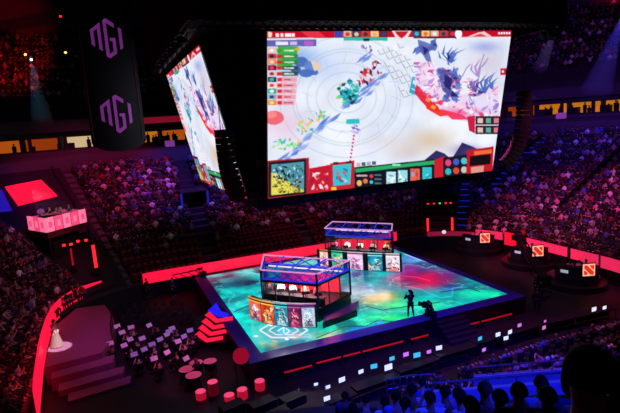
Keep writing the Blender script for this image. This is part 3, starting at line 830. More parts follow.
c._blend(np.clip((c.noise(40, 12, 5) - .54) * 8, 0, 1), (14, 60, 96), .5, (slice(0, Hh), slice(0, W)))
vn = np.abs(c.noise(44, 15, 5) - .5); c._blend(np.clip(1 - vn * 40, 0, 1), (150, 250, 240), .45, (slice(0, Hh), slice(0, W)))
for q in [(428, 279, 24, 8, (225, 18, 70), .95), (410, 274, 16, 6, (150, 24, 110), .8), (445, 276, 14, 6, (120, 30, 120), .7), (385, 296, 16, 6, (225, 170, 60), .85), (414, 287, 20, 3, (240, 60, 110), .6), (250, 335, 20, 16, (10, 225, 215), .6), (243, 282, 16, 6, (6, 50, 80), .75), (232, 276, 12, 4, (8, 60, 90), .6), (478, 294, 24, 5, (10, 235, 180), .8), (412, 258, 12, 4, (90, 120, 220), .7)]:
    c.soft(*q)
# dark streaks and the blue star shape near the front edge
for l in [[(316, 338), (346, 326), (366, 326), (378, 320), (398, 322)], [(378, 320), (384, 326), (404, 320)], [(366, 306), (382, 310), (410, 306), (440, 302)], [(234, 312), (248, 306), (252, 302)], [(440, 292), (470, 288), (480, 292)]]:
    c.line(l, .9, (10, 60, 80), .8)
c.poly([(344, 334), (352, 327), (368, 326), (378, 322), (384, 327), (372, 331)], (20, 130, 230), .85); c.poly([(376, 322), (380, 318), (386, 326), (381, 327)], (40, 170, 230), .8)
# bright six-sided emblem in front of the near booth
for k, (rx, ry) in enumerate(((24, 8.4), (15, 5.2))):
    c.line([(284 + rx * math.cos(t), 330 + ry * math.sin(t)) for t in np.linspace(0, 2 * PI, 7)], 1.6 - .4 * k, (236, 236, 250), .85)
c.poly([(274, 331), (284, 326), (294, 331), (284, 335)], (60, 190, 230), .9); c.line([(278, 331), (284, 327), (284, 333)], 1, (250, 250, 255)); c.line([(286, 328), (290, 331), (285, 334)], 1, (250, 250, 255))
for x, y in ((256, 336), (303, 326), (287, 339), (271, 325)): c.ell(x, y, 2.2, 1, (250, 252, 255), .95)
for x, y in ((262, 343), (275, 341), (297, 336)): c.ell(x, y, 3, 1.2, (235, 170, 110), .7)
# swirling edges of blue and red paint at the right
c.line([(436, 264), (450, 264), (462, 268), (466, 271)], 1.6, (40, 40, 250), .95); c.line([(404, 254), (420, 260), (436, 264)], 1.2, (170, 190, 255), .8)
c.line([(404, 286), (420, 289), (440, 298), (452, 296), (452, 288), (462, 287)], 1.2, (90, 200, 240), .45); c.line([(402, 276), (416, 277), (430, 281)], 1.4, (250, 80, 150), .4)
c.a = np.clip(c.a, 0, 255)
st_root = empty('stage', (0, 0, 0)); tag(st_root, 'low square stage with glowing teal and magenta LED floor', 'stage')
stc.grid('led_floor', lambda u, v: (SX0 + (SX1 - SX0) * u, SY1 - (SY1 - SY0) * v, ZS), stage_attr, st_root)
edge_m = mat('stage_edge_blue_sheen', (64, 48, 170), .35, noise=.2); side_m = mat('stage_skirt', (20, 15, 20), .5, noise=.3)  # blue reflected on the border is put into its base colour
ex0, ex1, ey0 = SX0 - .95, SX1 + .7, SY0 - .95
MB().box(ex0, ey0, .05, ex1, SY1 + .4, ZS - .03).build('stage_body', side_m, st_root)
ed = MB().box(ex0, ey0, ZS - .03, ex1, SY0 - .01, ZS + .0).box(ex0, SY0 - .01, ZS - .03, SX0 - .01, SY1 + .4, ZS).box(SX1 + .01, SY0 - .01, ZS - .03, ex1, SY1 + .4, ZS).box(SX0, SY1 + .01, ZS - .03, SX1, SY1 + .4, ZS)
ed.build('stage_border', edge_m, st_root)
# glowing red tubes along the front skirt
for i, (a, b) in enumerate([((316, 362), (340, 356)), ((342, 354.5), (358, 350)), ((363, 351.5), (406, 343)), ((416, 342), (432, 337)), ((452, 332), (486, 325)), ((490, 325), (520, 317)), ((282, 369), (310, 363))]):
    p, q = A(*a, .45), A(*b, .45)
    y = ey0 - .35 - .02 * i
    rt = empty('red_light_tube', ((p[0] + q[0]) / 2, y, 0)); tag(rt, 'glowing red light tube on the floor before the stage front, %s from the left' % ORD[[1, 2, 3, 4, 5, 6, 0][i]], 'light tube', 'red tubes along the stage front')
    h = (q[0] - p[0]) / 2
    MB().tube((-h, 0, .42), (h, 0, .42), .05, 8).build('tube', led_red_dim, rt)
    MB().box(-h + .05, -.05, 0, -h + .12, .05, .4).build('stand_foot', black, rt); MB().box(h - .12, -.05, 0, h - .05, .05, .4).build('stand_foot', black, rt)
# stairs in the middle of the stage front
s_ = empty('stage_stairs', (0, 0, 0)); tag(s_, 'dark steps leading up to the stage front right of the cameraman', 'stairs')
p = A(455, 318, ZS)[0]
for k in range(5): MB().box(p - 1.1, ey0 - .34 * (k + 1), 0, p + 1.1, ey0 - .34 * k - .01, ZS - .2 * (k + 1)).build('step', mat('stair_tread', (44, 30, 44), .5, noise=.3), s_)
# ------------------------------------------------------------------ player booths
rsb = random.Random(21)
PALS = {0: [(240, 240, 250), (230, 90, 60), (40, 50, 110), (250, 160, 120), (120, 130, 200)], 1: [(245, 140, 30), (200, 60, 20), (250, 200, 120), (120, 40, 20), (255, 230, 190)], 2: [(40, 200, 210), (20, 130, 160), (230, 240, 245), (20, 60, 100), (250, 190, 170)],
        3: [(190, 30, 90), (120, 20, 80), (230, 70, 120), (240, 160, 180), (60, 20, 60)], 4: [(240, 240, 250), (190, 200, 230), (60, 60, 70), (40, 190, 180), (230, 210, 220)], 5: [(200, 90, 170), (240, 200, 240), (120, 40, 110), (250, 240, 250), (230, 120, 150)],
        6: [(235, 60, 90), (250, 200, 200), (140, 20, 50), (250, 240, 240), (240, 150, 60)], 7: [(240, 180, 60), (60, 180, 130), (230, 90, 50), (250, 230, 190), (40, 100, 90)], 8: [(246, 240, 246), (230, 215, 235), (250, 90, 60), (60, 50, 60), (245, 200, 220)]}


def portrait(pal, seed, topcol):
    c = Canvas(44, 64, pal[1]); r = random.Random(seed)
    c.a += (c.noise(18, seed) - .5)[..., None] * 120
    c.scribble(1, 6, 43, 63, [pal[1], pal[4], pal[3]], 16, 8, seed)
    c.ell(22 + r.uniform(-4, 4), 26, 8, 9, pal[0]); c.scribble(12, 16, 34, 40, pal, 12, 4, seed + 5); c.poly([(8, 62), (14, 44), (30, 44), (38, 62)], pal[2], .7); c.scribble(8, 44, 38, 62, pal, 12, 4, seed + 9)
    c.blob(10, 12, 34, 40, [pal[0], (252, 250, 252), pal[3]], 14, 4, seed + 3); c.blob(14, 30, 32, 56, [pal[2], (30, 24, 40), pal[0]], 10, 4, seed + 4); c.rect(0, 0, 44, 5, topcol); c.a = np.clip(c.a, 0, 255); return c


def arc_line(P, Q, bulge, n):
    """points from P to Q bulging to the camera side"""
    P = Vector(P); Q = Vector(Q); d = Q - P; nn = Vector((d.y, -d.x)).normalized()
    if nn.y > 0: nn = -nn
    return [P + d * t + nn * bulge * 4 * t * (1 - t) for t in [i / n for i in range(n + 1)]], nn


def booth(root, P, Q, bulge, cuts, pals, tops, base, roofz, winmat):
    """P,Q ends of the curved picture front; cuts [(t0,t1)] of the pictures; base [A,B,C,D] floor corners of the glass room"""
    pts, nn = arc_line(P, Q, bulge, 40)
    at = lambda t: pts[0].lerp(pts[0], 0) if t <= 0 else (pts[-1] if t >= 1 else pts[int(t * 40)].lerp(pts[min(40, int(t * 40) + 1)], t * 40 - int(t * 40)))
    front = MB().wallpath([(p - nn * .22) for p in [at(i / 24) for i in range(25)]], ZS, 2.72, .34); front.build('curved_front', black, root)
    for i, (t0, t1) in enumerate(cuts):
        c = portrait(PALS[pals[i]], 40 + pals[i] * 3 + i, tops[i])
        c.grid('portrait_panel', lambda u, v: (lambda q: (q.x + nn.x * .012, q.y + nn.y * .012, 2.62 - (2.62 - ZS - .06) * v))(at(t0 + (t1 - t0) * u)), screen_attr, root)
    for i, (t0, t1) in enumerate(cuts):
        tb = MB(); ps = [at(t0 + (t1 - t0) * j / 4) for j in range(5)]; tb.path([(q.x, q.y, 2.76) for q in ps], .05, 6)
        tb.build('top_light_bar', mat('booth_bar_%d_%d' % (pals[0], i), (120, 100, 90), .4, emit=tops[i], es=.75), root)
    Ac, Bc, Cc, Dc = [Vector(q) for q in base]
    MB().prism([Ac, Bc, Cc, Dc], ZS, 2.0).build('raised_floor', mat('booth_floor', (26, 22, 34), .4, noise=.3), root)
    # glass walls in dark frames
    cs = [Ac, Bc, Cc, Dc]
    for i, (a, b) in enumerate(((Ac, Bc), (Bc, Cc), (Dc, Ac), (Cc, Dc))):
        MB().wallpath([a, b], 2.0, roofz - .75, .03).build('glass_wall', glass, root)
        fm = MB(); nseg = 4 if i in (0, 3) else 3
        for k in range(nseg + 1):
            q = a.lerp(b, k / nseg); fm.tube((q.x, q.y, 2.0), (q.x, q.y, roofz - .7), .045, 6)
        fm.wallpath([a, b], 2.0, 2.14, .12); fm.wallpath([a, b], roofz - .82, roofz - .68, .12)
        fm.build('wall_frame', black, root)
    # roof truss with blue light: lower and upper chords with lattice
    rt = MB(); rb_ = MB(); rl = MB()
    for a, b in ((Ac, Bc), (Bc, Cc), (Cc, Dc), (Dc, Ac)):
        for z in (roofz - .62, roofz): (rt if z == roofz else rb_).tube((a.x, a.y, z), (b.x, b.y, z), .055, 6)
        n = 5
        for k in range(n):
            p0, p1 = a.lerp(b, k / n), a.lerp(b, (k + 1) / n); rl.tube((p0.x, p0.y, roofz - .62), (p1.x, p1.y, roofz), .035, 5).tube((p0.x, p0.y, roofz), (p1.x, p1.y, roofz - .62), .035, 5)
        for q in cs: MB().tube((q.x, q.y, 2.0), (q.x, q.y, roofz), .07, 6).build('corner_post', mat('post_violet', (50, 36, 90), .4, .3), root)
    for k in (1, 2, 3): p0, p1 = Ac.lerp(Bc, k / 4), Dc.lerp(Cc, k / 4); rb_.tube((p0.x, p0.y, roofz), (p1.x, p1.y, roofz), .05, 6)
    tl = mat('truss_light_pink', (220, 170, 200), .4, emit=(240, 160, 215), es=.75); tbm = mat('truss_light_blue', (30, 40, 200), .4, emit=(38, 50, 235), es=.8)
    rt.build('upper_truss_chord', tl if winmat else tbm, root); rb_.build('lower_truss_chord', tbm, root); rl.build('truss_lattice', mat('truss_blue_glow', (40, 70, 190), .4, emit=(25, 60, 200), es=.22), root)  # blue light on the lattice is put into its colour as a dim glow
    MB().prism([tuple(Ac.lerp(Cc, .04)), tuple(Bc.lerp(Dc, .04)), tuple(Cc.lerp(Ac, .04)), tuple(Dc.lerp(Bc, .04))], roofz - .66, roofz - .64).build('roof_mesh', mat('roof_gauze', (40, 60, 190), .6, alpha=.45, emit=(20, 40, 190), es=.3), root)  # blue light on the gauze is put into its colour and emission
    # players' desk and monitors
    d0, d1 = Ac.lerp(Dc, .2), Bc.lerp(Cc, .2); inw = (Dc - Ac).normalized()
    MB().wallpath([d0, d1], 2.60, 2.66, .6).wallpath([d0 - inw * .05, d1 - inw * .05], 2.0, 2.60, .05).build('player_desk', black, root)
    cl = MB(); cl.wallpath([Dc.lerp(Ac, .06).lerp(Cc, .05), Cc.lerp(Bc, .06).lerp(Dc, .05)], roofz - .78, roofz - .70, .08)
    cl.build('ceiling_light_bar', mat('booth_lamp', (255, 240, 230), .4, emit=(255, 236, 225), es=3.0), root)
    return d0, d1, inw


b1 = empty('player_booth', (0, 0, 0)); tag(b1, 'near player booth with blue truss roof and five bright portraits in front', 'player booth', 'player booths on the stage')
D1 = booth(b1, (7.62, 31.8), (10.85, 28.05), .55, [(.0, .235), (.245, .46), (.465, .66), (.67, .835), (.845, 1.0)], [0, 1, 2, 3, 4], [(255, 170, 60), (255, 190, 80), (60, 210, 220), (170, 80, 160), (150, 90, 170)],
           [(8.6, 31.8), (11.4, 28.75), (14.5, 30.3), (9.95, 35.4)], 4.45, True)
rmp = empty('booth_ramp', (0, 0, 0)); tag(rmp, 'blue-lit low platform at the right side of the near booth', 'platform')
q = [A(325, 331, ZS), A(363, 321, ZS), A(360, 305, ZS), A(331, 316, ZS)]
MB().prism([(11.25, 27.75), (13.9, 28.4), (14.9, 29.9), (11.75, 28.75)], ZS + .01, ZS + .42).build('deck', mat('ramp_blue', (60, 58, 120), .35, noise=.2), rmp)
MB().wallpath([(11.2, 27.7), (13.95, 28.35)], ZS + .01, ZS + .40, .06).build('kick_panel', black, rmp)
b2 = empty('player_booth', (0, 0, 0)); tag(b2, 'far player booth with lit glass room behind five coloured portraits', 'player booth', 'player booths on the stage')
D2 = booth(b2, (16.3, 40.6), (21.45, 34.85), .35, [(.04, .15), (.2, .34), (.40, .58), (.64, .80), (.84, .985)], [6, 7, 5, 2, 8], [(245, 150, 70), (60, 200, 150), (240, 180, 220), (120, 230, 240), (250, 240, 245)],
           [(17.1, 40.4), (21.2, 35.75), (22.7, 38.1), (18.9, 42.6)], 4.6, True)
# red wall behind the players of the far booth
MB().wallpath([(19.2, 42.2), (22.5, 38.4)], 2.1, 2.95, .05).build('red_backdrop', led_red, b2)
MB().wallpath([(10.8, 34.3), (14.0, 30.8)], 2.1, 3.4, .05).build('red_backdrop', mat('red_booth_panel', (160, 20, 50), .5, emit=(190, 20, 60), es=.5), b1)


def monitor(parent_label, loc, rz, on, group, m_on, size=(.56, .34), name='computer_monitor'):
    rt = empty(name, loc, rz); tag(rt, parent_label, 'monitor', group)
    w_, h_ = size
    MB().box(-w_ / 2 - .02, 0, .12, w_ / 2 + .02, .045, .12 + h_ + .04, .008).build('screen_housing', black, rt)
    MB().box(-w_ / 2, -.006, .14, w_ / 2, -.001, .14 + h_).build('display', m_on, rt)
    MB().box(-.04, .05, 0.01, .04, .08, .3).box(-.12, -.06, 0, .12, .14, .014).build('stand', black, rt)
    return rt


mon_w = mat('display_white', (200, 210, 220), .4, emit=(225, 238, 250), es=1.0); mon_t = mat('display_teal', (40, 150, 160), .4, emit=(70, 200, 215), es=.9); mon_p = mat('display_pink', (200, 100, 190), .4, emit=(230, 130, 220), es=.8); mon_b = mat('display_blue', (60, 80, 200), .4, emit=(90, 120, 230), es=.8)
# ------------------------------------------------------------------ people


def skin_mesh(name, V, E, R, root, m, sub=1):
    me = bpy.data.meshes.new(name + '_cage'); me.from_pydata([tuple(v) for v in V], E, [])
    o = bpy.data.objects.new(name + '_tmp', me); COL.objects.link(o)
    o.modifiers.new('s', 'SKIN').use_smooth_shade = True
    if not me.skin_vertices: me.skin_vertices.new()
    sv = me.skin_vertices[0].data
    for i, r in enumerate(R):
        sv[i].radius = (r, r) if not isinstance(r, tuple) else r; sv[i].use_root = (i == root)
    if sub:
        s = o.modifiers.new('d', 'SUBSURF'); s.levels = sub; s.render_levels = sub
    dg = bpy.context.evaluated_depsgraph_get(); dg.update()
    out = bpy.data.meshes.new_from_object(o.evaluated_get(dg)); out.name = name
    bpy.data.objects.remove(o); bpy.data.meshes.remove(me)
    out.materials.clear(); out.materials.append(m)
    out.polygons.foreach_set('use_smooth', [True] * len(out.polygons))
    return out


def skeleton(J):
    """J: dict of joints -> full body chain lists. returns V,E,R,root for the whole body with fingers"""
    V = []; E = []; R = []

    def ch(start, pts):
        prev = start
        for p, r in pts:
            V.append(p); R.append(r)
            if prev is not None: E.append((prev, len(V) - 1))
            prev = len(V) - 1
        return prev
    g = lambda k: Vector(J[k])
    pelvis = ch(None, [(g('pelvis'), (.15, .11))])
    chest = ch(pelvis, [(g('pelvis').lerp(g('chest'), .5), (.13, .10)), (g('chest'), (.15, .105))])
    neck = ch(chest, [(g('neck'), .055)])
    hd = g('head'); up = (hd - g('neck')).normalized(); fw = Vector(J['face']).normalized()
    h0 = ch(neck, [(hd - up * .07 + fw * .025, (.066, .062)), (hd + fw * .012, (.082, .088)), (hd + up * .07, (.078, .088)), (hd + up * .115 - fw * .01, (.045, .05))])
    ch(h0 - 2, [(hd + fw * .075 - up * .005, .016), (hd + fw * .112 - up * .022, .012)])         # nose
    for s in (-1, 1):
        k = 'l' if s < 0 else 'r'
        ear = fw.cross(up).normalized() * s
        sh = ch(chest, [(g('sh' + k), .065)]); el = ch(sh, [(g('sh' + k).lerp(g('el' + k), .5), .05), (g('el' + k), .043)])
        wr = ch(el, [(g('el' + k).lerp(g('wr' + k), .4), .043), (g('wr' + k), .028)])
        d = (Vector(J['hd' + k]) - g('wr' + k)).normalized(); side = d.cross(Vector(J.get('palm' + k, (0, 0, 1)))).normalized()
        pal = Vector(J.get('palm' + k, (0, 0, 1)))
        w0 = g('wr' + k); pm = ch(wr, [(w0 + d * .05, (.036, .02))])
        for i, (o_, ln) in enumerate(((-.030, .066), (-.010, .078), (.010, .074), (.030, .058))):
            b0 = w0 + d * .095 + side * o_
            ch(pm, [(b0, .0105), (b0 + d * ln * .55 - pal * .008, .0095), (b0 + d * ln * .9 - pal * .028, .008)])
        ch(pm, [(w0 + d * .06 + side * (.045 * -s), .012), (w0 + d * .10 + side * (.062 * -s) - pal * .015, .010)])
        hp = ch(pelvis, [(g('hip' + k), .095)]); kn = ch(hp, [(g('hip' + k).lerp(g('kn' + k), .5), .078), (g('kn' + k), .056)])
        an = ch(kn, [(g('kn' + k).lerp(g('an' + k), .35), .055), (g('an' + k), .036)])
        ft = Vector(J.get('foot', (0, 1, 0))); ch(an, [(g('an' + k) + ft * .09 - Vector((0, 0, .045)), .035), (g('an' + k) + ft * .17 - Vector((0, 0, .055)), .028)])
    return V, E, R, 0


def clothes(J, sleeve=1.0):
    g = lambda k: Vector(J[k]); V = []; E = []; R = []

    def ch(start, pts):
        prev = start
        for p, r in pts:
            V.append(p); R.append(r)
            if prev is not None: E.append((prev, len(V) - 1))
            prev = len(V) - 1
        return prev
    p = ch(None, [(g('pelvis') + (g('chest') - g('pelvis')) * .02, (.168, .128))])
    c_ = ch(p, [(g('pelvis').lerp(g('chest'), .5), (.15, .12)), (g('chest'), (.172, .125))]); ch(c_, [(g('chest').lerp(g('neck'), .75), .075)])
    for k in 'lr':
        s = ch(c_, [(g('sh' + k), .084)]); e = ch(s, [(g('sh' + k).lerp(g('el' + k), .55), .066)] + ([(g('el' + k), .057)] if sleeve >= 1 else []))
        if sleeve > 1: ch(e, [(g('el' + k).lerp(g('wr' + k), .5), .052), (g('el' + k).lerp(g('wr' + k), .9), .042)])
    top = (V, E, R)
    V = []; E = []; R = []
    p = ch(None, [(g('pelvis') - Vector((0, 0, .02)), (.165, .125))])
    for k in 'lr':
        h = ch(p, [(g('hip' + k), .108)]); n = ch(h, [(g('hip' + k).lerp(g('kn' + k), .5), .092), (g('kn' + k), .07)]); ch(n, [(g('kn' + k).lerp(g('an' + k), .4), .066), (g('kn' + k).lerp(g('an' + k), .88), .055)])
    return top, (V, E, R)


def hairmesh(J, long=0.0):
    hd = Vector(J['head']); up = (hd - Vector(J['neck'])).normalized(); fw = Vector(J['face']).normalized(); sd = fw.cross(up).normalized()
    mb = MB(); n = 14; rings = 7; vs = []; fs = []
    for k in range(rings):
        a = PI / 2 * 1.12 * k / (rings - 1)
        for i in range(n):
            t = 2 * PI * i / n; front = max(0, math.cos(t))
            low = -.02 - long + .085 * front * (1 if k > rings - 3 else 1)
            z = .13 * math.cos(a) if k < rings - 1 else min(.05, low + .01)
            r = .099 * math.sin(min(a, PI / 2)) * (1.0 if k < rings - 1 else .96)
            if k == rings - 2: z = max(z, .0)
            q = hd + up * z + fw * (r * math.cos(t) * 1.12 - .008) + sd * (r * math.sin(t) * 1.0); vs.append(q)
    vs.append(hd + up * .134)
    for k in range(rings - 1):
        for i in range(n): fs.append((k * n + i, (k + 1) * n + i, (k + 1) * n + (i + 1) % n, k * n + (i + 1) % n))
    return mb.add(vs, fs).mesh('hair', hair_obj, True)


def pose(kind):
    J = dict(pelvis=(0, .02, .50), chest=(0, -.04, .88), neck=(0, -.02, 1.06), head=(0, .0, 1.20), face=(0, 1, -.1),
             shl=(-.185, -.03, .97), shr=(.185, -.03, .97), ell=(-.25, .03, .70), elr=(.25, .03, .70), wrl=(-.14, .24, .60), wrr=(.14, .24, .60),
             hdl=(-.08, .33, .58), hdr=(.08, .33, .58), hipl=(-.10, .06, .49), hipr=(.10, .06, .49), knl=(-.13, .46, .50), knr=(.13, .46, .50), anl=(-.13, .44, .09), anr=(.13, .44, .09))
    if kind == 'lean':
        J.update(chest=(0, .12, .85), neck=(0, .19, 1.01), head=(0, .24, 1.14), face=(0, 1, .05), shl=(-.185, .11, .94), shr=(.185, .11, .94), ell=(-.2, .33, .68), elr=(.2, .33, .68), wrl=(-.08, .46, .62), wrr=(.08, .46, .62), hdl=(0, .53, .60), hdr=(.0, .53, .60))
    if kind == 'clap':
        J.update(ell=(-.27, .15, .80), elr=(.27, .15, .80), wrl=(-.08, .33, .98), wrr=(.08, .33, .98), hdl=(-.02, .36, 1.08), hdr=(.02, .36, 1.08), palml=(1, 0, 0), palmr=(-1, 0, 0))
    if kind == 'desk':
        J.update(ell=(-.24, .12, .74), elr=(.24, .12, .74), wrl=(-.16, .36, .76), wrr=(.16, .36, .76), hdl=(-.14, .46, .76), hdr=(.14, .46, .76), chest=(0, .0, .88), face=(0, 1, -.15))
    if kind in ('stand', 'film', 'sing'):
        J = dict(pelvis=(0, 0, .95), chest=(0, 0, 1.30), neck=(0, 0, 1.49), head=(0, .02, 1.64), face=(0, 1, 0), shl=(-.19, 0, 1.40), shr=(.19, 0, 1.40), ell=(-.25, -.02, 1.12), elr=(.25, -.02, 1.12), wrl=(-.26, .06, .87), wrr=(.26, .06, .87),
                 hdl=(-.26, .1, .78), hdr=(.26, .1, .78), palml=(1, 0, 0), palmr=(-1, 0, 0), hipl=(-.10, 0, .92), hipr=(.10, 0, .92), knl=(-.14, .03, .50), knr=(.14, .03, .50), anl=(-.18, 0, .09), anr=(.18, 0, .09))
        if kind == 'film': J.update(shr=(.19, .03, 1.42), elr=(.30, .20, 1.25), wrr=(.20, .30, 1.48), hdr=(.17, .34, 1.57), ell=(-.3, .18, 1.2), wrl=(-.1, .38, 1.42), hdl=(-.06, .42, 1.5))
        if kind == 'sing': J.update(elr=(.27, .12, 1.2), wrr=(.08, .22, 1.45), hdr=(.04, .22, 1.53), ell=(-.32, .02, 1.14), wrl=(-.42, .12, .95), hdl=(-.46, .16, .87))
    return J


TPL = {}
for kd, sl in (('sit', .6), ('lean', 1.6), ('clap', .6), ('desk', 1.6), ('stand', 1.6), ('film', 1.6), ('sing', 1.6)):
    J = pose(kd); V, E, R, rt = skeleton(J); top, bot = clothes(J, sl)
    TPL[kd] = dict(body=skin_mesh('person_' + kd, V, E, R, 0, skin_obj), shirt=skin_mesh('shirt_' + kd, *top, 0, cloth_obj), trousers=skin_mesh('trousers_' + kd, *bot, 0, cloth_obj), hair=hairmesh(J), hairlong=hairmesh(J, .09), J=J)
SKINS = [(196, 150, 125), (222, 180, 152), (150, 105, 80), (210, 165, 140), (110, 75, 58)]
HAIRS = [(24, 18, 16), (40, 28, 20), (70, 48, 30), (15, 13, 14), (130, 100, 60)]
rp = random.Random(99)
NPERS = 0


def person(loc, rz, kind, shirt, label, group=None, trousers=(30, 32, 44), skin=None, hair=None, longhair=None, parent=None, scale=1.0):
    t = TPL[kind]; skin = skin or rp.choice(SKINS); hair = hair or rp.choice(HAIRS)
    if longhair is None: longhair = rp.random() < .3
    o = bpy.data.objects.new('person', t['body']); COL.objects.link(o); o.location = loc; o.rotation_euler = (0, 0, rz); o.color = L4(skin); o.scale = (scale,) * 3
    tag(o, label, 'person', group)
    for nm, me, col in (('shirt', t['shirt'], shirt), ('trousers', t['trousers'], trousers), ('hair', t['hairlong' if longhair else 'hair'], hair)):
        c = bpy.data.objects.new(nm, me); COL.objects.link(c); c.parent = o; c.color = L4(col)
    return o


def face_to(x, y, tx=15.5, ty=33.0): return math.atan2(ty - y, tx - x) - PI / 2


SHIRTS = [("black", (18, 18, 22), 12), ("dark grey", (52, 52, 58), 8), ("navy", (28, 34, 74), 6), ("white", (235, 235, 238), 3), ("red", (180, 36, 42), 2), ("light grey", (160, 160, 165), 3), ("blue", (70, 90, 170), 2), ("brown", (95, 66, 48), 3), ("mauve", (140, 105, 132), 3), ("pink", (225, 140, 170), 1)]


def rand_shirt(r): return r.choices(SHIRTS, [s[2] for s in SHIRTS])[0]


# ------------------------------------------------------------------ the far crowd: thousands of spectators as one uncountable mass
def far_person(arms):
    mb = MB(); parts = []

    def seg(name, f):
        n0 = len(mb.v); f(); parts.extend([name] * (len(mb.v) - n0))
    seg('skin', lambda: mb.lathe([(.03, 1.07), (.075, 1.11), (.098, 1.2), (.09, 1.27)], 8))
    seg('hair', lambda: mb.lathe([(.104, 1.21), (.106, 1.27), (.085, 1.32), (.03, 1.345)], 8))

    def torso():
        rings = [(.15, .11, .44), (.14, .11, .65), (.19, .12, .88), (.20, .10, .99), (.08, .07, 1.07)]
        vs = [(rx * math.cos(t), ry * math.sin(t), z) for rx, ry, z in rings for t in [2 * PI * i / 8 for i in range(8)]]
        fs = [(k * 8 + i, k * 8 + (i + 1) % 8, (k + 1) * 8 + (i + 1) % 8, (k + 1) * 8 + i) for k in range(4) for i in range(8)]; mb.add(vs, fs)
    seg('shirt', torso)
    for s in (-1, 1):
        if arms == 0:
            seg('shirt', lambda: mb.tube((s * .21, 0, .96), (s * .25, .06, .70), .055, 5)); seg('skin', lambda: mb.tube((s * .25, .06, .70), (s * .1, .3, .62), .04, 5, .03))
        elif arms == 1:
            seg('shirt', lambda: mb.tube((s * .21, 0, .96), (s * .27, .15, .82), .055, 5)); seg('skin', lambda: mb.tube((s * .27, .15, .82), (s * .06, .3, 1.02), .04, 5, .03))
        else:
            seg('shirt', lambda: mb.tube((s * .21, 0, .97), (s * .3, .05, 1.2), .055, 5)); seg('skin', lambda: mb.tube((s * .3, .05, 1.2), (s * .25, .1, 1.48), .04, 5, .03))
        seg('leg', lambda: mb.tube((s * .1, .05, .49), (s * .12, .45, .50), .085, 5, .065)); seg('leg', lambda: mb.tube((s * .12, .45, .5), (s * .12, .44, .05), .065, 5, .045))
    return mb, parts


def crowd(name, places, label, seed):
    r = np.random.default_rng(seed); rr_ = random.Random(seed); objs = []
    mb_all = []
    root = None
    P = [[], [], []]
    for p in places: P[rr_.choices((0, 1, 2), (80, 17, 3))[0]].append(p)
    tv, tf, pl, cc = [], [], [], []
    meshes = []
    for a in (0, 1, 2):
        if not P[a]: continue
        mb, parts = far_person(a); n = len(mb.v); N = len(P[a]); cols = np.zeros((N, n, 3))
        idx = {k: [i for i, q in enumerate(parts) if q == k] for k in set(parts)}
        for i in range(N):
            cols[i, idx['skin']] = lin(rr_.choice(SKINS)); cols[i, idx['hair']] = lin(rr_.choice(HAIRS + [(190, 40, 50)] * (rr_.random() < .12) + [(220, 220, 225)] * (rr_.random() < .08)))
            cols[i, idx['shirt']] = lin(rand_shirt(rr_)[1]); cols[i, idx['leg']] = lin(rr_.choice([(28, 30, 44), (18, 18, 20), (80, 74, 66), (44, 56, 90)]))
        meshes.append(replicate(name, mb.v, mb.f, P[a], crowd_attr, cols))
    # join into one object
    base = meshes[0]
    bm = bmesh.new()
    for o in meshes: bm.from_mesh(o.data)
    bm.to_mesh(base.data); bm.free()
    for o in meshes[1:]: bpy.data.objects.remove(o)
    tag(base, label, 'crowd', None, 'stuff'); return base


PL = {'L': [], 'CL': [], 'B': [], 'R': []}
rc = random.Random(17)
for (x, y, z, rot, sc, u) in SEATS:
    s, a = polar(x, y)
    occ = .93
    if s == 'B' or (s == 'CL' and a < 133) or (s == 'CR' and a > 67): 
        occ = 0 if u < 2.6 else (.25 if u < 3.4 else (.75 if u < 4.4 else .94))
        if s == 'B' and x > 23: occ = max(occ, .5) * (u > 1.4)
    if s == 'L' or (s == 'CL' and a > 133): occ = .9
    if rc.random() < occ:
        key = {'CL': 'CL' if a < 133 else 'L', 'L': 'L', 'B': 'B', 'CR': 'R', 'R': 'R', 'NR': 'R'}[s]
        PL[key].append((x + rc.uniform(-.06, .06), y + rc.uniform(-.06, .06), z + rc.uniform(-.02, .03), rot + rc.uniform(-.3, .3), rc.uniform(.92, 1.06), u))
# upper tier, sparse and dark
UPP = []
for k in range(3, 15):
    u = 19.4 + .95 * k + .1
    for (x, y, nx, ny) in line_pts(u, .56, 26, -20):
        if rc.random() < .85: UPP.append((x, y, 16.2 + .72 * k, math.atan2(-ny, -nx) - PI / 2, 1.0))


def vis(p):
    """inside the picture with a margin"""
    d = M3.T @ (np.array(p[:3]) - EYE)
    if d[2] > -1: return False
    x = CX + F * d[0] / -d[2]; y = CY - F * d[1] / -d[2]
    return -60 < x < 680 and -60 < y < 470


UPP = [p for p in UPP if vis(p)]
for k in PL: PL[k] = [p for p in PL[k] if vis(p)]
# the nearest ones on the left and right stands become individuals
IND = []
for k in ('L', 'R'):
    PL[k].sort(key=lambda p: (p[0]) ** 2 + p[1] ** 2 + (p[2] - 14) ** 2)
IND = [('L',) + p for p in PL['L'][:95]]; PL['L'] = PL['L'][95:]
crowd('seated_crowd', [p[:5] for p in PL['L']], 'mass of spectators filling the dark left stand beside the deck', 1)
crowd('seated_crowd', [p[:5] for p in PL['CL'] + PL['B']], 'mass of spectators in the back stand behind the stage, lit purple', 2)
crowd('seated_crowd', [p[:5] for p in PL['R']], 'mass of spectators in the right stand, lit violet and pink', 3)
crowd('seated_crowd', UPP, 'dim crowd in the upper tier above the lit suites', 4)
cntL = {}
for q in sorted(IND, key=lambda q: (q[6], q[2])):
    row = int((q[6] - .2) / RD); cntL[row] = cntL.get(row, 0) + 1
    nm, col, _ = rand_shirt(rc)
    person(q[1:4], q[4], rc.choice(['sit', 'sit', 'lean', 'clap']), col, '%s-topped spectator, %s from the near end, %s row, left stand' % (nm, ORD[cntL[row] - 1], ORD[row]), 'spectators near the front of the left stand', scale=q[5])
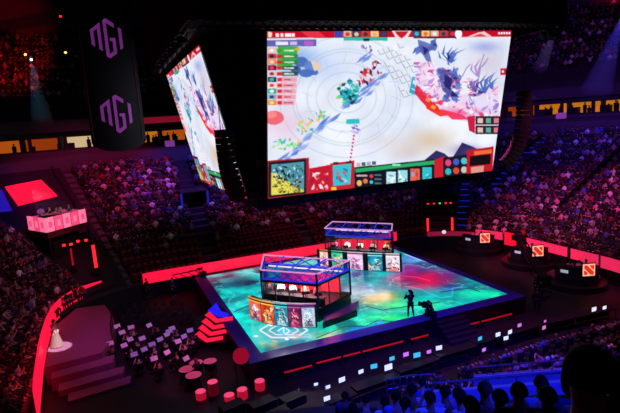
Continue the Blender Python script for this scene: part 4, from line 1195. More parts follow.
# ------------------------------------------------------------------ players in the booths
def players(D, n, z, root_label, shirts, grp, back=False):
    d0, d1, inw = D; rz = math.atan2(-inw.y, -inw.x) - PI / 2
    for i in range(n):
        t = (i + .5) / n; p = d0.lerp(d1, t) + inw * .62
        ch = empty('gaming_chair', (p.x, p.y, z), rz); tag(ch, 'dark gaming chair at the %s seat from the left in the %s booth' % (ORD[i], root_label), 'chair', grp + ' chairs')
        MB().box(-.26, -.22, .40, .26, .28, .50, .03).build('seat', black, ch); MB().box(-.25, -.32, .5, .25, -.22, 1.25, .04).build('backrest', mat('chair_red', (150, 26, 36), .5), ch); MB().tube((0, 0, .06), (0, 0, .4), .04).lathe([(.28, 0), (.26, .06), (.04, .08)], 10).build('base', metal_d, ch)
        person((p.x, p.y, z + .03), rz, 'desk', shirts[i][1], 'player in %s shirt at the %s seat from the left in the %s booth' % (shirts[i][0], ORD[i], root_label), grp, trousers=(20, 20, 26))
        m = d0.lerp(d1, t) - inw * .1
        monitor('gaming monitor before the %s player from the left in the %s booth' % (ORD[i], root_label), (m.x, m.y, z + .66), rz, False, grp + ' monitors', rp.choice([mon_w, mon_b, mon_p]), (.46, .2))


players(D1, 5, 2.0, 'near', [('dark', (30, 28, 40)), ('white', (220, 215, 225)), ('grey', (120, 115, 125)), ('orange red', (220, 70, 40)), ('red', (190, 40, 40))], 'players in the near booth')
players(D2, 5, 2.0, 'far', [('pink', (210, 120, 160)), ('white', (220, 200, 200)), ('pale', (200, 190, 150)), ('grey', (120, 110, 110)), ('yellow', (220, 180, 80))], 'players in the far booth')
# ------------------------------------------------------------------ camera crew on the stage
p = A(411, 318, ZS); o = person(tuple(p), face_to(p[0], p[1], 20, 40), 'film', (16, 15, 18), 'camera operator in black standing at the stage front edge', None, trousers=(16, 15, 18), hair=(14, 12, 12), longhair=False, scale=1.06)
vc = empty('video_camera', (p[0], p[1], ZS), o.rotation_euler.z); tag(vc, 'black shoulder video camera held by the standing operator on the stage edge', 'video camera')
MB().box(.08, .02, 1.52, .24, .42, 1.72, .02).build('camera_body', black, vc); MB().tube((.16, .42, 1.62), (.16, .64, 1.62), .055, 12, .07).build('camera_lens', black, vc); MB().box(.1, .1, 1.72, .14, .34, 1.80).build('top_handle', metal_d, vc)
p = A(433, 317, ZS); o = person((p[0], p[1], ZS - .12), face_to(p[0], p[1], 8, 33), 'lean', (20, 18, 22), 'crouching camera assistant in black beside the stage operator', None, trousers=(18, 17, 20), hair=(14, 12, 12), longhair=False)
bx = empty('equipment_case', (p[0] - .02, p[1] - .1, ZS), o.rotation_euler.z); tag(bx, 'small black flight case the crouching assistant sits on', 'case')
MB().box(-.28, -.2, .0, .28, .22, .36, .02).build('case_body', black, bx); MB().box(-.08, .22, .2, .08, .25, .24).build('handle', metal_l, bx)
q = A(427, 309, ZS + .4); vc2 = empty('video_camera', (q[0], q[1], ZS + .0), .6); tag(vc2, 'round-hooded camera on a low mount left of the crouching assistant', 'video camera')
MB().box(-.18, -.3, .5, .18, .3, .85, .03).build('camera_body', black, vc2); MB().tube((0, .3, .68), (0, .55, .68), .12, 14, .16).build('camera_lens', black, vc2); MB().tube((0, 0, 0), (0, 0, .5), .05).lathe([(.3, 0), (.28, .04), (.05, .08)], 8).build('camera_mount', metal_d, vc2)
# ------------------------------------------------------------------ raised deck with the singer, steps and curved red ribbon
dk = empty('side_deck', (0, 0, 0)); tag(dk, 'raised pale deck left of the orchestra with wide steps toward the camera', 'deck')
P = [A(47, 367, 1.2), A(101, 350, 1.2), A(110, 338, 1.2), A(112, 318, 1.2), A(104, 309, 1.2), A(84, 309, 1.2)]
dpoly = [(-4.85, 31.0), (-1.75, 31.4), (-1.2, 33.2), (-1.0, 37.2), (-1.6, 40.6), (-3.6, 41.0), (-4.7, 38.2), (-4.9, 34.8)]
MB().prism(dpoly, 0.02, 1.2).build('deck_platform', carpet, dk)
for k, (x0, x1, y0, y1, z) in enumerate([(-4.5, -1.2, 30.2, 31.25, .8), (-4.1, -.7, 29.3, 30.2, .4), (-3.6, -.4, 28.4, 29.3, .12)]):
    MB().prism([(x0, y0 - .05), (x1, y0 + .35), (x1 + .1, y1 + .4), (x0, y1)], 0.02, z).build('deck_step', carpet, dk)
rl = [A(110, 318, 2.0), A(100, 322, 2.0)]
ra = MB(); ra.path([(-1.15, 33.4, 2.15), (-1.0, 37.1, 2.15)], .03, 6).path([(-1.15, 33.4, 1.75), (-1.0, 37.1, 1.75)], .02, 6)
for t in (0, .5, 1): x, y = -1.15 + .15 * t, 33.4 + 3.7 * t; ra.tube((x, y, 1.2), (x, y, 2.15), .03, 6)
ra.build('guard_rail', metal_d, dk)
rib_pts = [(-1.75, 44.0), (-2.3, 43.6), (-3.0, 43.0), (-3.8, 42.0), (-4.5, 40.6), (-4.95, 38.8), (-5.12, 36.6), (-5.15, 34.4), (-5.1, 32.2), (-5.0, 30.0), (-4.9, 28.0), (-4.8, 26.8)]
z0 = [1.25, 1.25, 1.25, 1.2, 1.1, 1.0, .9, .8, .7, .5, .35, .3]; z1 = [2.2, 2.25, 2.3, 2.35, 2.35, 2.3, 2.25, 2.2, 2.2, 2.1, 2.0, 1.9]
o = MB().wallpath(rib_pts, z0, z1, .12).build('led_ribbon_board', led_red); tag(o, 'curved red LED ribbon board wrapping the left deck and singer', 'led board')
g_ = MB().wallpath(rib_pts, [0] * len(rib_pts), [z - .02 for z in z0], .14).build('ribbon_base_wall', black); tag(g_, 'black wall carrying the curved red ribbon around the left deck', 'wall')
sp_ = A(57, 346, 1.2); o = person((sp_[0], sp_[1], 1.215), face_to(sp_[0], sp_[1], 4, 27), 'sing', (170, 110, 110), 'singer in a pale gown under a white spotlight on the left deck', None, trousers=(200, 150, 140), hair=(90, 50, 40), longhair=True)
MB().lathe([(.19, 1.02), (.15, .98), (.24, .6), (.36, .2), (.42, .02), (.3, .02)], 20).build('gown_skirt', mat('gown', (150, 105, 105), .7, noise=.2), o)
mic = MB().tube((.05, .235, 1.52), (.05, .275, 1.66), .014, 8).lathe([(.005, 1.65), (.026, 1.67), (.026, 1.70), (.006, 1.72)], 10, (.05, .28, 0)).build('microphone', metal_d, None)
mic.location = o.location; mic.rotation_euler = o.rotation_euler; tag(mic, 'handheld microphone in the hand of the singer on the deck', 'microphone')
# ------------------------------------------------------------------ orchestra in front of the deck
def music_stand(loc, rz, label):
    rt = empty('music_stand', loc, rz); tag(rt, label, 'music stand', 'lit music stands of the orchestra')
    m = MB().tube((0, 0, .1), (0, 0, 1.02), .014, 6)
    for k in range(3): a = 2 * PI * k / 3; m.tube((0, 0, .22), (.26 * math.cos(a), .26 * math.sin(a), .01), .012, 5)
    m.build('tripod', black, rt)
    T_ = Matrix.Translation((0, 0, 1.12)) @ Matrix.Rotation(math.radians(-38), 4, 'X')
    MB().box(-.22, -.012, -.15, .22, .0, .15, mtx=T_).box(-.22, -.06, -.16, .22, .0, -.145, mtx=T_).build('stand_desk', black, rt)
    d = MB().box(-.205, -.026, -.135, -.005, -.016, .14, mtx=T_).box(-.005, -.026, -.135, .205, -.018, .14, mtx=T_).build('sheet_music', paper, rt)
    return rt


spots = [(122, 332, 'w'), (110, 343), (124, 345), (134, 354), (144, 349), (142, 338), (152, 344), (160, 339), (167, 334), (169, 331), (172, 328), (154, 358), (167, 352), (178, 341), (184, 336), (190, 330), (186, 358), (117, 326, 'w'), (131, 327, 'w'), (149, 325), (130, 339)]
lx = {0: 'first', 1: 'second'}
order = sorted(range(len(spots)), key=lambda i: spots[i][0])
CENT = (-2.0, 30.0)
for rank, i in enumerate(order):
    p = A(spots[i][0], spots[i][1], 1.15)
    rz = math.atan2(p[1] - 28.0, p[0] - 9.0) - PI / 2 + PI
    rz = math.radians(20) + (rank % 5 - 2) * .12
    music_stand((p[0], p[1], 0), rz, 'lit white sheet music on a black stand, %s from the left in the orchestra' % ORD[rank])
    q = (p[0] - math.sin(-rz) * 0 + .75 * math.sin(rz), p[1] - .75 * math.cos(rz))
    q = (p[0] + .8 * math.sin(rz), p[1] - .8 * math.cos(rz), 0)
    ch = empty('orchestra_chair', q, rz); tag(ch, 'black chair behind the %s lit music stand from the left' % ORD[rank], 'chair', 'orchestra chairs')
    MB().box(-.22, -.2, .42, .22, .24, .46, .01).build('seat', black, ch); MB().box(-.21, -.25, .6, .21, -.21, .9, .01).build('backrest', black, ch)
    for sx in (-.2, .2):
        for sy in (-.2, .2): MB().tube((sx, sy, 0), (sx, sy, .42), .013, 5).build('leg', metal_d, ch)
    person((q[0], q[1], 0), rz, rp.choice(['clap', 'lean', 'desk']), (14, 13, 16), 'musician in black seated behind the %s lit music stand from the left' % ORD[rank], 'musicians of the orchestra', trousers=(14, 13, 16))
# rows of empty chairs behind the orchestra
k_ = 0
for j in range(3):
    for i in range(8):
        p = A(118 + i * 9.5 + j * 4, 312 + j * 6 - i * .4, .45); rz = math.radians(200); k_ += 1
        ch = empty('orchestra_chair', (p[0], p[1] + .6, 0), rz); tag(ch, 'dark empty chair, %s from the left in the %s row behind the musicians' % (ORD[i], ORD[j]), 'chair', 'empty chairs behind the musicians')
        MB().box(-.22, -.2, .42, .22, .24, .46).build('seat', seat_blk, ch); MB().box(-.21, -.25, .5, .21, -.21, .9).build('backrest', seat_blk, ch)
        for sx in (-.2, .2):
            for sy in (-.2, .2): MB().tube((sx, sy, 0), (sx, sy, .42), .013, 4).build('leg', metal_d, ch)
# timpani: four pink heads; glowing drums; upright bass drum
for i, (px, py, r) in enumerate([(186.5, 369, .44), (196, 362.5, .40), (210, 361, .40), (193.5, 375, .45)]):
    p = A(px, py, .85); rt = empty('timpani_drum', (p[0], p[1], 0)); tag(rt, 'kettle drum with pink-lit skin, %s' % ['leftmost of the four', 'at the back left of the four', 'rightmost of the four', 'nearest to the camera of the four'][i], 'drum', 'kettle drums beside the orchestra')
    MB().lathe([(.05, .22), (r * .55, .28), (r * .85, .5), (r, .8), (r, .84)], 24).build('kettle', mat('kettle_copper', (70, 34, 24), .35, .7), rt)
    MB().lathe([(r * .98, .84), (r * .98, .855), (.02, .86)], 24).build('drum_head', mat('drum_skin', (225, 150, 165), .6, noise=.15), rt)
    MB().lathe([(r, .80), (r + .025, .80), (r + .025, .86), (r, .86)], 24, cap=False).build('hoop', metal_d, rt)
    lg = MB()
    for k in range(3): a = 2 * PI * k / 3 + .4; lg.tube((r * .9 * math.cos(a), r * .9 * math.sin(a), .0), (r * .95 * math.cos(a), r * .95 * math.sin(a), .8), .02, 6)
    lg.build('leg', metal_d, rt)
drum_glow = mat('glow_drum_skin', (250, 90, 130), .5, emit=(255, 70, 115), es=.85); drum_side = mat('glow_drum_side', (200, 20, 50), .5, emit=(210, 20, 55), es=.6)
for i, (px, py, r, h) in enumerate([(200.5, 391, .27, .55), (212.5, 381.5, .27, .85), (229, 394.5, .27, .4), (242, 389, .27, .62), (259.5, 380.5, .27, .62)]):
    p = A(px, py, h); rt = empty('glowing_drum', (p[0], p[1], 0)); tag(rt, 'small drum glowing pink, %s from the left in the row at the floor edge' % ORD[i], 'drum', 'glowing drums at the floor edge')
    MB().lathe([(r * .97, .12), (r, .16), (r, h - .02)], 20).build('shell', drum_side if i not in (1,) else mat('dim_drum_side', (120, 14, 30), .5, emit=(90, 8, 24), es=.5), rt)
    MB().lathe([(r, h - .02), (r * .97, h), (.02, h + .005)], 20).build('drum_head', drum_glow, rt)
    lg = MB()
    for k in range(3): a = 2 * PI * k / 3; lg.tube((r * math.cos(a), r * math.sin(a), 0), (r * .9 * math.cos(a), r * .9 * math.sin(a), .14), .02, 5)
    lg.build('foot', metal_d, rt)
p = AY(241, 355.5, ey0 - .45); rt = empty('bass_drum', (p[0], p[1], p[2] - .59), math.radians(-12)); rt.scale = (.62, .62, .62); dz_ = -(p[2] - .59) / .62; tag(rt, 'large upright bass drum with red head beside the stage corner', 'drum')
Tm = Matrix.Translation((0, 0, .95)) @ Matrix.Rotation(math.radians(72), 4, 'X')
MB().lathe([(.72, -.25), (.74, -.22), (.74, .22), (.72, .25)], 28, mtx=Tm).build('shell', black, rt)
MB().lathe([(.70, .25), (.70, .265), (.02, .27)], 28, mtx=Tm).build('drum_head', mat('red_drum_head', (190, 20, 45), .6, emit=(185, 16, 40), es=.55), rt)
MB().lathe([(.70, .25), (.76, .25), (.76, .29), (.70, .29)], 28, mtx=Tm, cap=False).build('hoop', metal_l, rt)
for sx in (-.55, .55): MB().box(sx - .05, -.3, dz_, sx + .05, .3, .6).build('cradle_leg', metal_d, rt)
# chevron light panel leaning against the stage side
cv = empty('chevron_light_panel', (0, 0, 0)); tag(cv, 'leaning panel with glowing red chevrons and one blue at the stage left corner', 'light panel')
base = [A(197, 322, .9), A(222, 304, 1.5), A(230, 318, 1.25), A(223, 343, .3), A(199, 338, .3)]
def cpt(px, py):
    px = 212 + (px - 206) * 1.12; py = 322 + (py - 322) * 1.05
    t = (py - 300) / 44; z = 1.80 - 1.25 * t; return A(px, py, z)
def cpoly(pts, d=0.0):
    return [Vector(cpt(*q)) + Vector((0, -d * .5, d)) for q in pts]
bp_ = [(206 + (x - 212) / 1.12, 322 + (y - 322) / 1.05) for x, y in ((194, 321), (208, 309.5), (217, 302.5), (229, 313), (229, 319), (226, 343), (198, 342))]
MB().hull(cpoly(bp_, -.2), cpoly(bp_, -.02)).build('panel_back', black, cv)
for k in range(5):
    y = 309 + k * 6.2; x0 = 196 + [13, 7.5, 4, 1.5, 0][k] - .0
    sh_ = [(x0 + 0, y + 5 - k * .6), (x0 + 2.0 + 1.2, y + 1.6), (211 - k * 2.0 + [0, 1, 1, 1, 1][k], y + 8.4 - k * .55), (226 - k * .7, y + 2.2 + k * .1), (226 - k * .7, y + 4.6 + k * .1), (211 - k * 2.0, y + 11.4 - k * .5)]
    yy = 306 + k * 6.2; xx = 206.5 - k * 2.9
    sh_ = [(xx - 4, yy + 3.5), (xx, yy), (xx + 7.5, yy + 7), (xx + 21, yy + 4.6), (xx + 21, yy + 8), (xx + 6.0, yy + 10.8)]
    if k == 0: sh_ = [(206 + (x - 212) / 1.12, 322 + (y - 322) / 1.05) for x, y in ((207.5, 311), (216.5, 303), (221, 311.5), (228.5, 313.5), (228, 317.5), (218, 317))]
    MB().hull(cpoly(sh_, 0), cpoly(sh_, .03)).build('chevron_blue' if k == 0 else 'chevron_red', led_blue if k == 0 else led_red, cv)
# ------------------------------------------------------------------ jib cameras
def jib(p_base, h, tip, tail, label):
    rt = empty('camera_crane', p_base); tag(rt, label, 'camera crane'); b = Vector(p_base)
    MB().tube((0, 0, .1), (0, 0, h), .09, 10).box(-.5, -.5, 0, .5, .5, .14, .03).build('pedestal', black, rt)
    t, q = Vector(tip) - b, Vector(tail) - b
    MB().truss(q, t, .5, .05).build('boom_arm', black, rt)
    MB().box(q.x - .45, q.y - .4, q.z - .6, q.x + .45, q.y + .4, q.z + .2, .05).build('counterweight', black, rt)
    MB().box(t.x - .28, t.y - .4, t.z - .6, t.x + .28, t.y + .4, t.z - .1, .04).tube((t.x, t.y, t.z - .1), (t.x, t.y, t.z + .1), .05).build('camera_head', black, rt)
    MB().tube((t.x, t.y - .3, t.z - .28), (t.x, t.y - .55, t.z - .28), .09, 12, .11).build('camera_lens', black, rt)


b = A(160, 290, 0); jib((b[0], b[1], 0), 1.5, tuple(AY(203, 271, 44.0)), tuple(AY(148, 282, b[1] - .6)), 'black camera crane before the red ribbon at the back left')
b = A(541, 296, 0); jib((b[0], b[1], 0), 1.6, tuple(AX(517, 234, 34.0)), tuple(A(543, 278, 1.2)), 'black camera crane rising before the caster desks at right')
p = A(541, 282, 0); 
for i, (px, py) in enumerate([(536, 283), (541, 290), (537, 300)]):
    q = A(px, py, .9); person((q[0], q[1], 0), 1.0 - i, 'stand', (20, 20, 30), 'crew member in black beside the right camera crane, %s from the back' % ORD[i], 'crane crew at right', trousers=(18, 18, 22))
# floor crew near the back-left crane
for i, (px, py) in enumerate([(160, 286), (174, 291), (185, 283), (148, 292), (196, 290)]):
    q = A(px, py + 6, 0); person((q[0], q[1], 0), face_to(q[0], q[1]), 'stand', [(22, 20, 26), (60, 40, 90), (24, 22, 26), (30, 26, 30), (26, 22, 28)][i], 'dark standing crew member behind the orchestra, %s from the left' % ['second', 'third', 'fourth', 'first', 'fifth'][i], 'crew behind the orchestra', trousers=(18, 18, 22))

# ------------------------------------------------------------------ caster desks along the right side
logo_red = mat('emblem_red', (200, 40, 20), .5, emit=(224, 52, 30), es=.95); logo_pale = mat('emblem_pale', (255, 190, 170), .5, emit=(255, 180, 150), es=1.0)


def caster_desk(c, rz, label, ncast, rad=2.9):
    rt = empty('broadcast_desk', (c[0], c[1], 0), rz); tag(rt, label, 'broadcast desk', 'broadcast desks on the right floor')
    # front is local -Y (toward the stage); the round riser is cut straight along the boards of the stand
    lim = (BX1 - .35 - c[0])
    def clip(r_):
        out = []
        for i in range(48):
            t = 2 * PI * i / 48; x, y = r_ * math.cos(t), r_ * math.sin(t)
            wx = x * math.cos(rz) - y * math.sin(rz); wy = x * math.sin(rz) + y * math.cos(rz)
            wx = min(wx, lim); out.append((wx * math.cos(rz) + wy * math.sin(rz), -wx * math.sin(rz) + wy * math.cos(rz)))
        return out
    MB().prism(clip(rad), 0, .45).build('round_riser', mat('riser_black', (34, 32, 38), .35, noise=.3), rt)
    MB().prism(clip(rad - .5), .45, .85).build('upper_riser', mat('riser_top', (46, 42, 50), .4, noise=.3), rt)
    pts = [((rad - .52) * math.sin(a), -(rad - .52) * math.cos(a)) for a in np.linspace(-1.05, .9, 18)]
    MB().wallpath(pts, .85, 1.9, .12).build('desk_front', mat('desk_front', (40, 46, 54), .4, noise=.2), rt)
    pt2 = [((rad - .72) * math.sin(a), -(rad - .72) * math.cos(a)) for a in np.linspace(-1.05, .9, 18)]
    MB().wallpath(pt2, 1.86, 1.93, .6).build('desk_top', black, rt)
    sb = MB().wallpath([((rad - .44) * math.sin(a), -(rad - .44) * math.cos(a)) for a in (-.75, -.6, -.45)], 1.45, 1.68, .03)
    sb.build('white_sign', mat('sign_white', (210, 220, 230), .5, emit=(190, 205, 225), es=.5), rt)
    # square red emblem panel
    a = .28; n_ = Vector((math.sin(a), -math.cos(a), 0)); s_ = Vector((math.cos(a), math.sin(a), 0)); o_ = n_ * (rad - .34) + Vector((0, 0, 1.34))
    def pl_(poly, d0, d1): return [o_ + s_ * x + Vector((0, 0, z)) + n_ * d0 for x, z in poly], [o_ + s_ * x + Vector((0, 0, z)) + n_ * d1 for x, z in poly]
    S = .92
    MB().hull(*pl_([(-S / 2 - .06, -.06), (S / 2 + .06, -.06), (S / 2 + .06, S + .06), (-S / 2 - .06, S + .06)], -.1, .0)).build('emblem_frame', black, rt)
    e = MB().hull(*pl_([(-S / 2, 0), (S / 2, 0), (S / 2, S), (-S / 2, S)], .0, .02)).build('emblem_panel', logo_pale, rt)
    sq = lambda P_: [(-S / 2 + x * S, y * S) for x, y in P_]
    for k, P_ in enumerate([[(.10, .12), (.30, .08), (.42, .24), (.12, .52), (.08, .40)], [(.12, .90), (.10, .66), (.62, .10), (.86, .08), (.92, .30), (.32, .92)], [(.58, .90), (.66, .70), (.90, .46), (.92, .88)]]):
        MB().hull(*pl_(sq(P_), .02, .03)).build('emblem_mark', logo_red, e)
    bp3 = [((rad + .35) * math.sin(a), (rad + .35) * math.cos(a)) for a in np.linspace(-.55, .75, 8)]
    return rt


dk_spots = [((32.0, 38.6), 'far broadcast desk with small red emblem panel, farthest of the three visible', 2), ((31.6, 31.6), 'middle broadcast desk with red emblem panel, behind the right crane', 2), ((31.3, 26.2), 'near broadcast desk with red emblem panel at the right edge of the floor', 3)]
dk_px = [(485, 238), (538, 251), (589, 270)]
for i, ((x, y), lb, n) in enumerate(dk_spots):
    e = A(dk_px[i][0], dk_px[i][1] + 0, 1.8)
    rad = 2.3
    rz = math.atan2(-1.0, -.45) + PI / 2          # face toward the camera side of the stage
    rz = math.radians([-40, -40, -36][i])
    a = .28; off_ = Matrix.Rotation(rz, 3, 'Z') @ Vector((math.sin(a) * (rad - .32), -math.cos(a) * (rad - .32), 0))
    cx_, cy_ = e[0] - off_.x, e[1] - off_.y
    caster_desk((cx_, cy_), rz, lb, n, rad)
    for k in range(n):
        aa = -.5 + .75 * k; v = Matrix.Rotation(rz, 3, 'Z') @ Vector((1.0 * math.sin(aa) * .9, -1.0 * math.cos(aa) * .6, 0))
        fz = rz + PI + aa * .2
        nm, col, _ = SHIRTS[[3, 5, 0, 3, 8, 5, 3][i * 2 + k]]
        person((cx_ + v.x, cy_ + v.y, .86), rz + PI, 'desk', col, 'caster in %s, %s from the left behind the %s broadcast desk' % (nm, ORD[k], ['far', 'middle', 'near'][i]), 'casters at the broadcast desks')
        stl = empty('stool', (cx_ + v.x, cy_ + v.y, .86)); tag(stl, 'black stool under the %s caster from the left at the %s broadcast desk' % (ORD[k], ['far', 'middle', 'near'][i]), 'stool', 'stools at the broadcast desks')
        MB().lathe([(.2, .38), (.22, .42), (.02, .44)], 14).build('seat', black, stl); MB().tube((0, 0, 0), (0, 0, .4), .03).lathe([(.22, 0), (.2, .03), (.03, .05)], 12).build('base', metal_d, stl)
# red/pink front fascia boards behind the desks (curved front of the right stand)
pink = mat('pink_board', (220, 40, 90), .5, emit=(236, 44, 92), es=.8)
def board(pts, z0, z1, label, m=pink):
    rt = empty('front_board', (0, 0, 0)); tag(rt, label, 'board', 'pink boards before the right stand')
    MB().wallpath(pts, z0, z1, .1).build('lit_panel', m, rt)
    MB().wallpath(pts, 0, z0 - .01, .12).build('base', black, rt)
    MB().wallpath(pts, z1, z1 + .05, .16).build('top_rail', metal_d, rt)


def fr(y0, y1, n=5):
    out = []
    for i in range(n + 1):
        y = y0 + (y1 - y0) * i / n
        x = BX1 - .25 if y >= CYN else CRX + math.sqrt(max(0, 8.25 ** 2 - (CYN - y) ** 2))
        if y > CYF: x = CRX + math.sqrt(max(0, 8.25 ** 2 - (y - CYF) ** 2))
        out.append((x, y))
    return out


yb = lambda px, py: AX(px, py, BX1 - .25)[1]
board(fr(yb(486, 234), yb(504, 235)), 1.3, 2.1, 'glowing pink board behind the far broadcast desk')
board(fr(yb(466, 233), yb(485, 234)), 1.3, 1.8, 'dim pink board at the far right corner of the floor', mat('pink_board_dim', (180, 30, 70), .5, emit=(170, 30, 70), es=.5))
board(fr(yb(506, 242), yb(516, 243)), .9, 2.2, 'bright red board between the far and the middle broadcast desk', mat('red_board', (220, 20, 40), .5, emit=(236, 20, 50), es=.85))
board(fr(yb(527, 244), yb(567, 250)), 1.25, 2.1, 'glowing pink board behind the middle broadcast desk')
board(fr(yb(571, 255), yb(598, 261)), 1.2, 2.1, 'glowing pink board left of the near broadcast desk')
board(fr(yb(601, 264), 22.4), 1.1, 2.1, 'long glowing pink board at the right edge behind the near desk')
# ------------------------------------------------------------------ portal at the far right corner with red lamps
po = empty('entrance_portal', (0, 0, 0)); tag(po, 'dark tunnel entrance with red vertical lights at the far right corner', 'entrance')
ang = math.radians(58); nx, ny = math.cos(ang), math.sin(ang); cxp, cyp = CRX + nx * (BR + .3), CYF + ny * (BR + .3); T2 = Matrix.Translation((cxp, cyp, 0)) @ Matrix.Rotation(ang - PI / 2, 4, 'Z')
MB().box(-1.9, 0, 0, -1.6, 5, 5.1, mtx=T2).box(1.6, 0, 0, 1.9, 5, 5.1, mtx=T2).box(-1.9, 0, 4.8, 1.9, 5, 5.1, mtx=T2).build('tunnel_walls', black, po)
MB().box(-1.6, 4.7, 0, 1.6, 4.9, 4.8, mtx=T2).build('tunnel_curtain', blackcloth, po)
for i, x in enumerate((-1.15, 1.35)): MB().box(x - .1, -.12, 1.6, x + .1, -.02, 3.1, mtx=T2).build('red_light_bar', lamp_red, po)
MB().truss(T2 @ Vector((-1.9, -.2, 5.0)), T2 @ Vector((1.9, -.2, 5.0)), .35, .03).build('header_truss', metal_d, po)
for i, x in enumerate((-1.1, -.5, .1, .7, 1.2)): MB().lathe([(.02, -.06), (.1, -.05), (.1, .05), (.02, .06)], 10, T2 @ Vector((x, -.45, 4.75))).build('small_lamp', lamp_red if i != 2 else mat('lamp_green', (40, 200, 80), .4, emit=(60, 230, 120), es=1.5), po)
# vomitory with blue frame in the back stand
vo = empty('stand_tunnel', (0, 0, 0)); tag(vo, 'blue-lit tunnel opening in the back stand left of the side screen', 'entrance')
vx, vy, vz = 7.85, BY1 + 7.8, Z0 + RZ * 8.9
bl = mat('blue_frame_glow', (30, 30, 120), .5, emit=(40, 40, 210), es=.55)
MB().box(vx - 1.4, vy, vz - .5, vx - 1.2, vy + 3, vz + 1.7).box(vx + 1.2, vy, vz - .5, vx + 1.4, vy + 3, vz + 1.7).box(vx - 1.4, vy + 2.8, vz - .5, vx + 1.4, vy + 3, vz + 2.0).build('tunnel_walls', concrete, vo)
MB().box(vx - 1.43, vy - .06, vz - .5, vx - 1.25, vy + .02, vz + 1.72).build('side_frame', bl, vo); MB().box(vx + 1.25, vy - .06, vz - .5, vx + 1.43, vy + .02, vz + 1.72).build('side_frame', bl, vo)
MB().box(vx - 1.4, vy - .04, vz + 1.7, vx + 1.4, vy + 3, vz + 1.82).build('lintel', concrete, vo); MB().box(vx - 1.2, vy + 2.6, vz - .3, vx + 1.2, vy + 2.78, vz + 1.7).build('dark_doorway', black, vo)
# ------------------------------------------------------------------ raised panel desk, red LED floor slab, tarps at the far left corner
tp = MB(); st_t = arc_stations(133, 109, CLX, CYF, 12)
tarp_o = sweep([(.2, 1.2), (.2, 1.75), (15.2, 11.02), (15.2, 9.6)], st_t).build('seat_cover', tarp); tag(tarp_o, 'dark tarpaulin covering the unused seats in the far left corner', 'tarpaulin')
def on_tarp(px, py, lift):
    d = ray(px, py); d = d / np.linalg.norm(d); t = 20.0
    while t < 110:
        q = EYE + d * t; u = sdist(q[0], q[1])
        if u > .2 and q[2] < 1.75 + (u - .2) * (10.75 / 17.4) + lift: return q
        t += .05
    return q


SL = [on_tarp(18, 205, .12), on_tarp(57, 195.5, .12), on_tarp(41, 180, .12), on_tarp(5, 187, .12)]
sl = MB().hull([tuple(np.array(p) + (0, 0, -.1)) for p in SL], [tuple(np.array(p) + (0, 0, .04)) for p in SL]).build('led_floor_panel', mat('red_slab', (200, 20, 40), .5, emit=(250, 22, 62), es=.95)); tag(sl, 'glowing red LED slab lying on the dark seat covers', 'led panel')
SB = [on_tarp(-12, 212, .1), on_tarp(12, 210, .1), on_tarp(2, 190, .1), on_tarp(-14, 190, .1)]
sl2 = MB().hull([tuple(np.array(p) + (0, 0, -.1)) for p in SB], [tuple(np.array(p) + (0, 0, .04)) for p in SB]).build('led_floor_panel', mat('blue_slab', (30, 20, 160), .5, emit=(40, 24, 170), es=.7)); tag(sl2, 'blue glowing LED slab at the left edge beside the red one', 'led panel')
cd = empty('panel_platform', (0, 0, 0)); tag(cd, 'raised broadcast platform with pink glowing front panels', 'platform')
zc = 6.6
pA, pB, pC = A(29, 230, zc), A(47, 233, zc), A(87, 222, zc)
vB = Vector(pB[:2]); vA = Vector(pA[:2]); vC = Vector(pC[:2]); vD = vC + (vA - vB)
MB().prism([tuple(vA), tuple(vB), tuple(vC), tuple(vD)], zc - .5, zc).prism([tuple(p.lerp((vA + vC) / 2, .08)) for p in (vA, vB, vC, vD)], zc, zc + .42).build('platform_floor', mat('platform_red', (110, 16, 26), .5, noise=.3), cd)
pk = mat('pink_glow_panel', (255, 170, 190), .4, emit=(255, 120, 160), es=.9); pk2 = mat('pink_glow_panel_deep', (255, 120, 150), .4, emit=(245, 70, 120), es=.9)
for (a, b, n) in ((vA, vB, 3), (vB, vC, 5)):
    for k in range(n):
        p0, p1 = a.lerp(b, k / n + .012), a.lerp(b, (k + 1) / n - .012)
        e = MB().wallpath([p0, p1], zc + .02, zc + 1.2, .06).build('glow_panel', pk if k % 2 == 0 else pk2, cd)
        i0, i1 = p0.lerp(p1, .3), p0.lerp(p1, .7); nn_ = Vector(((b - a).y, -(b - a).x)).normalized() * .04
        MB().wallpath([i0 + nn_, i1 + nn_], zc + .35, zc + .85, .03).build('panel_mark', pk2 if k % 2 == 0 else pk, e)
for (a, b) in ((vC, vD), (vD, vA)): MB().wallpath([a, b], zc + .02, zc + 1.05, .06).build('back_panel', mat('pink_back_panel', (230, 120, 150), .5, emit=(200, 70, 110), es=.5), cd)
for q in (vA, vB, vC, vD): MB().tube((q.x * .98, q.y, 1.2), (q.x * .98, q.y, zc - .5), .12, 8).build('support_post', black, cd)
MB().wallpath([vB + Vector((.2, .6)), vC + Vector((-.2, .4))], 2.6, zc - .9, .1).build('under_drape', blackcloth, cd)
for i, (px, py) in enumerate([(64, 245), (71, 244), (78, 241), (86, 240)]):
    q = A(px, py, zc - 1.15); MB().lathe([(.02, -.1), (.13, -.08), (.13, .08), (.02, .1)], 10, tuple(q + np.array([0, -.1, 0]))).build('red_under_lamp', lamp_red, cd)
dsk = empty('panel_table', (0, 0, zc)); tag(dsk, 'white curved table on the pink broadcast platform', 'table')
cq = (vA + vB + vC + vD) / 4
MB().box(cq.x - 1.2, cq.y - .4, 1.1, cq.x + 1.2, cq.y + .2, 1.16, .02).build('tabletop', mat('white_top', (220, 200, 205), .4), dsk); MB().box(cq.x - 1.1, cq.y - .3, 0, cq.x + 1.1, cq.y - .2, 1.1).build('modesty_panel', black, dsk)
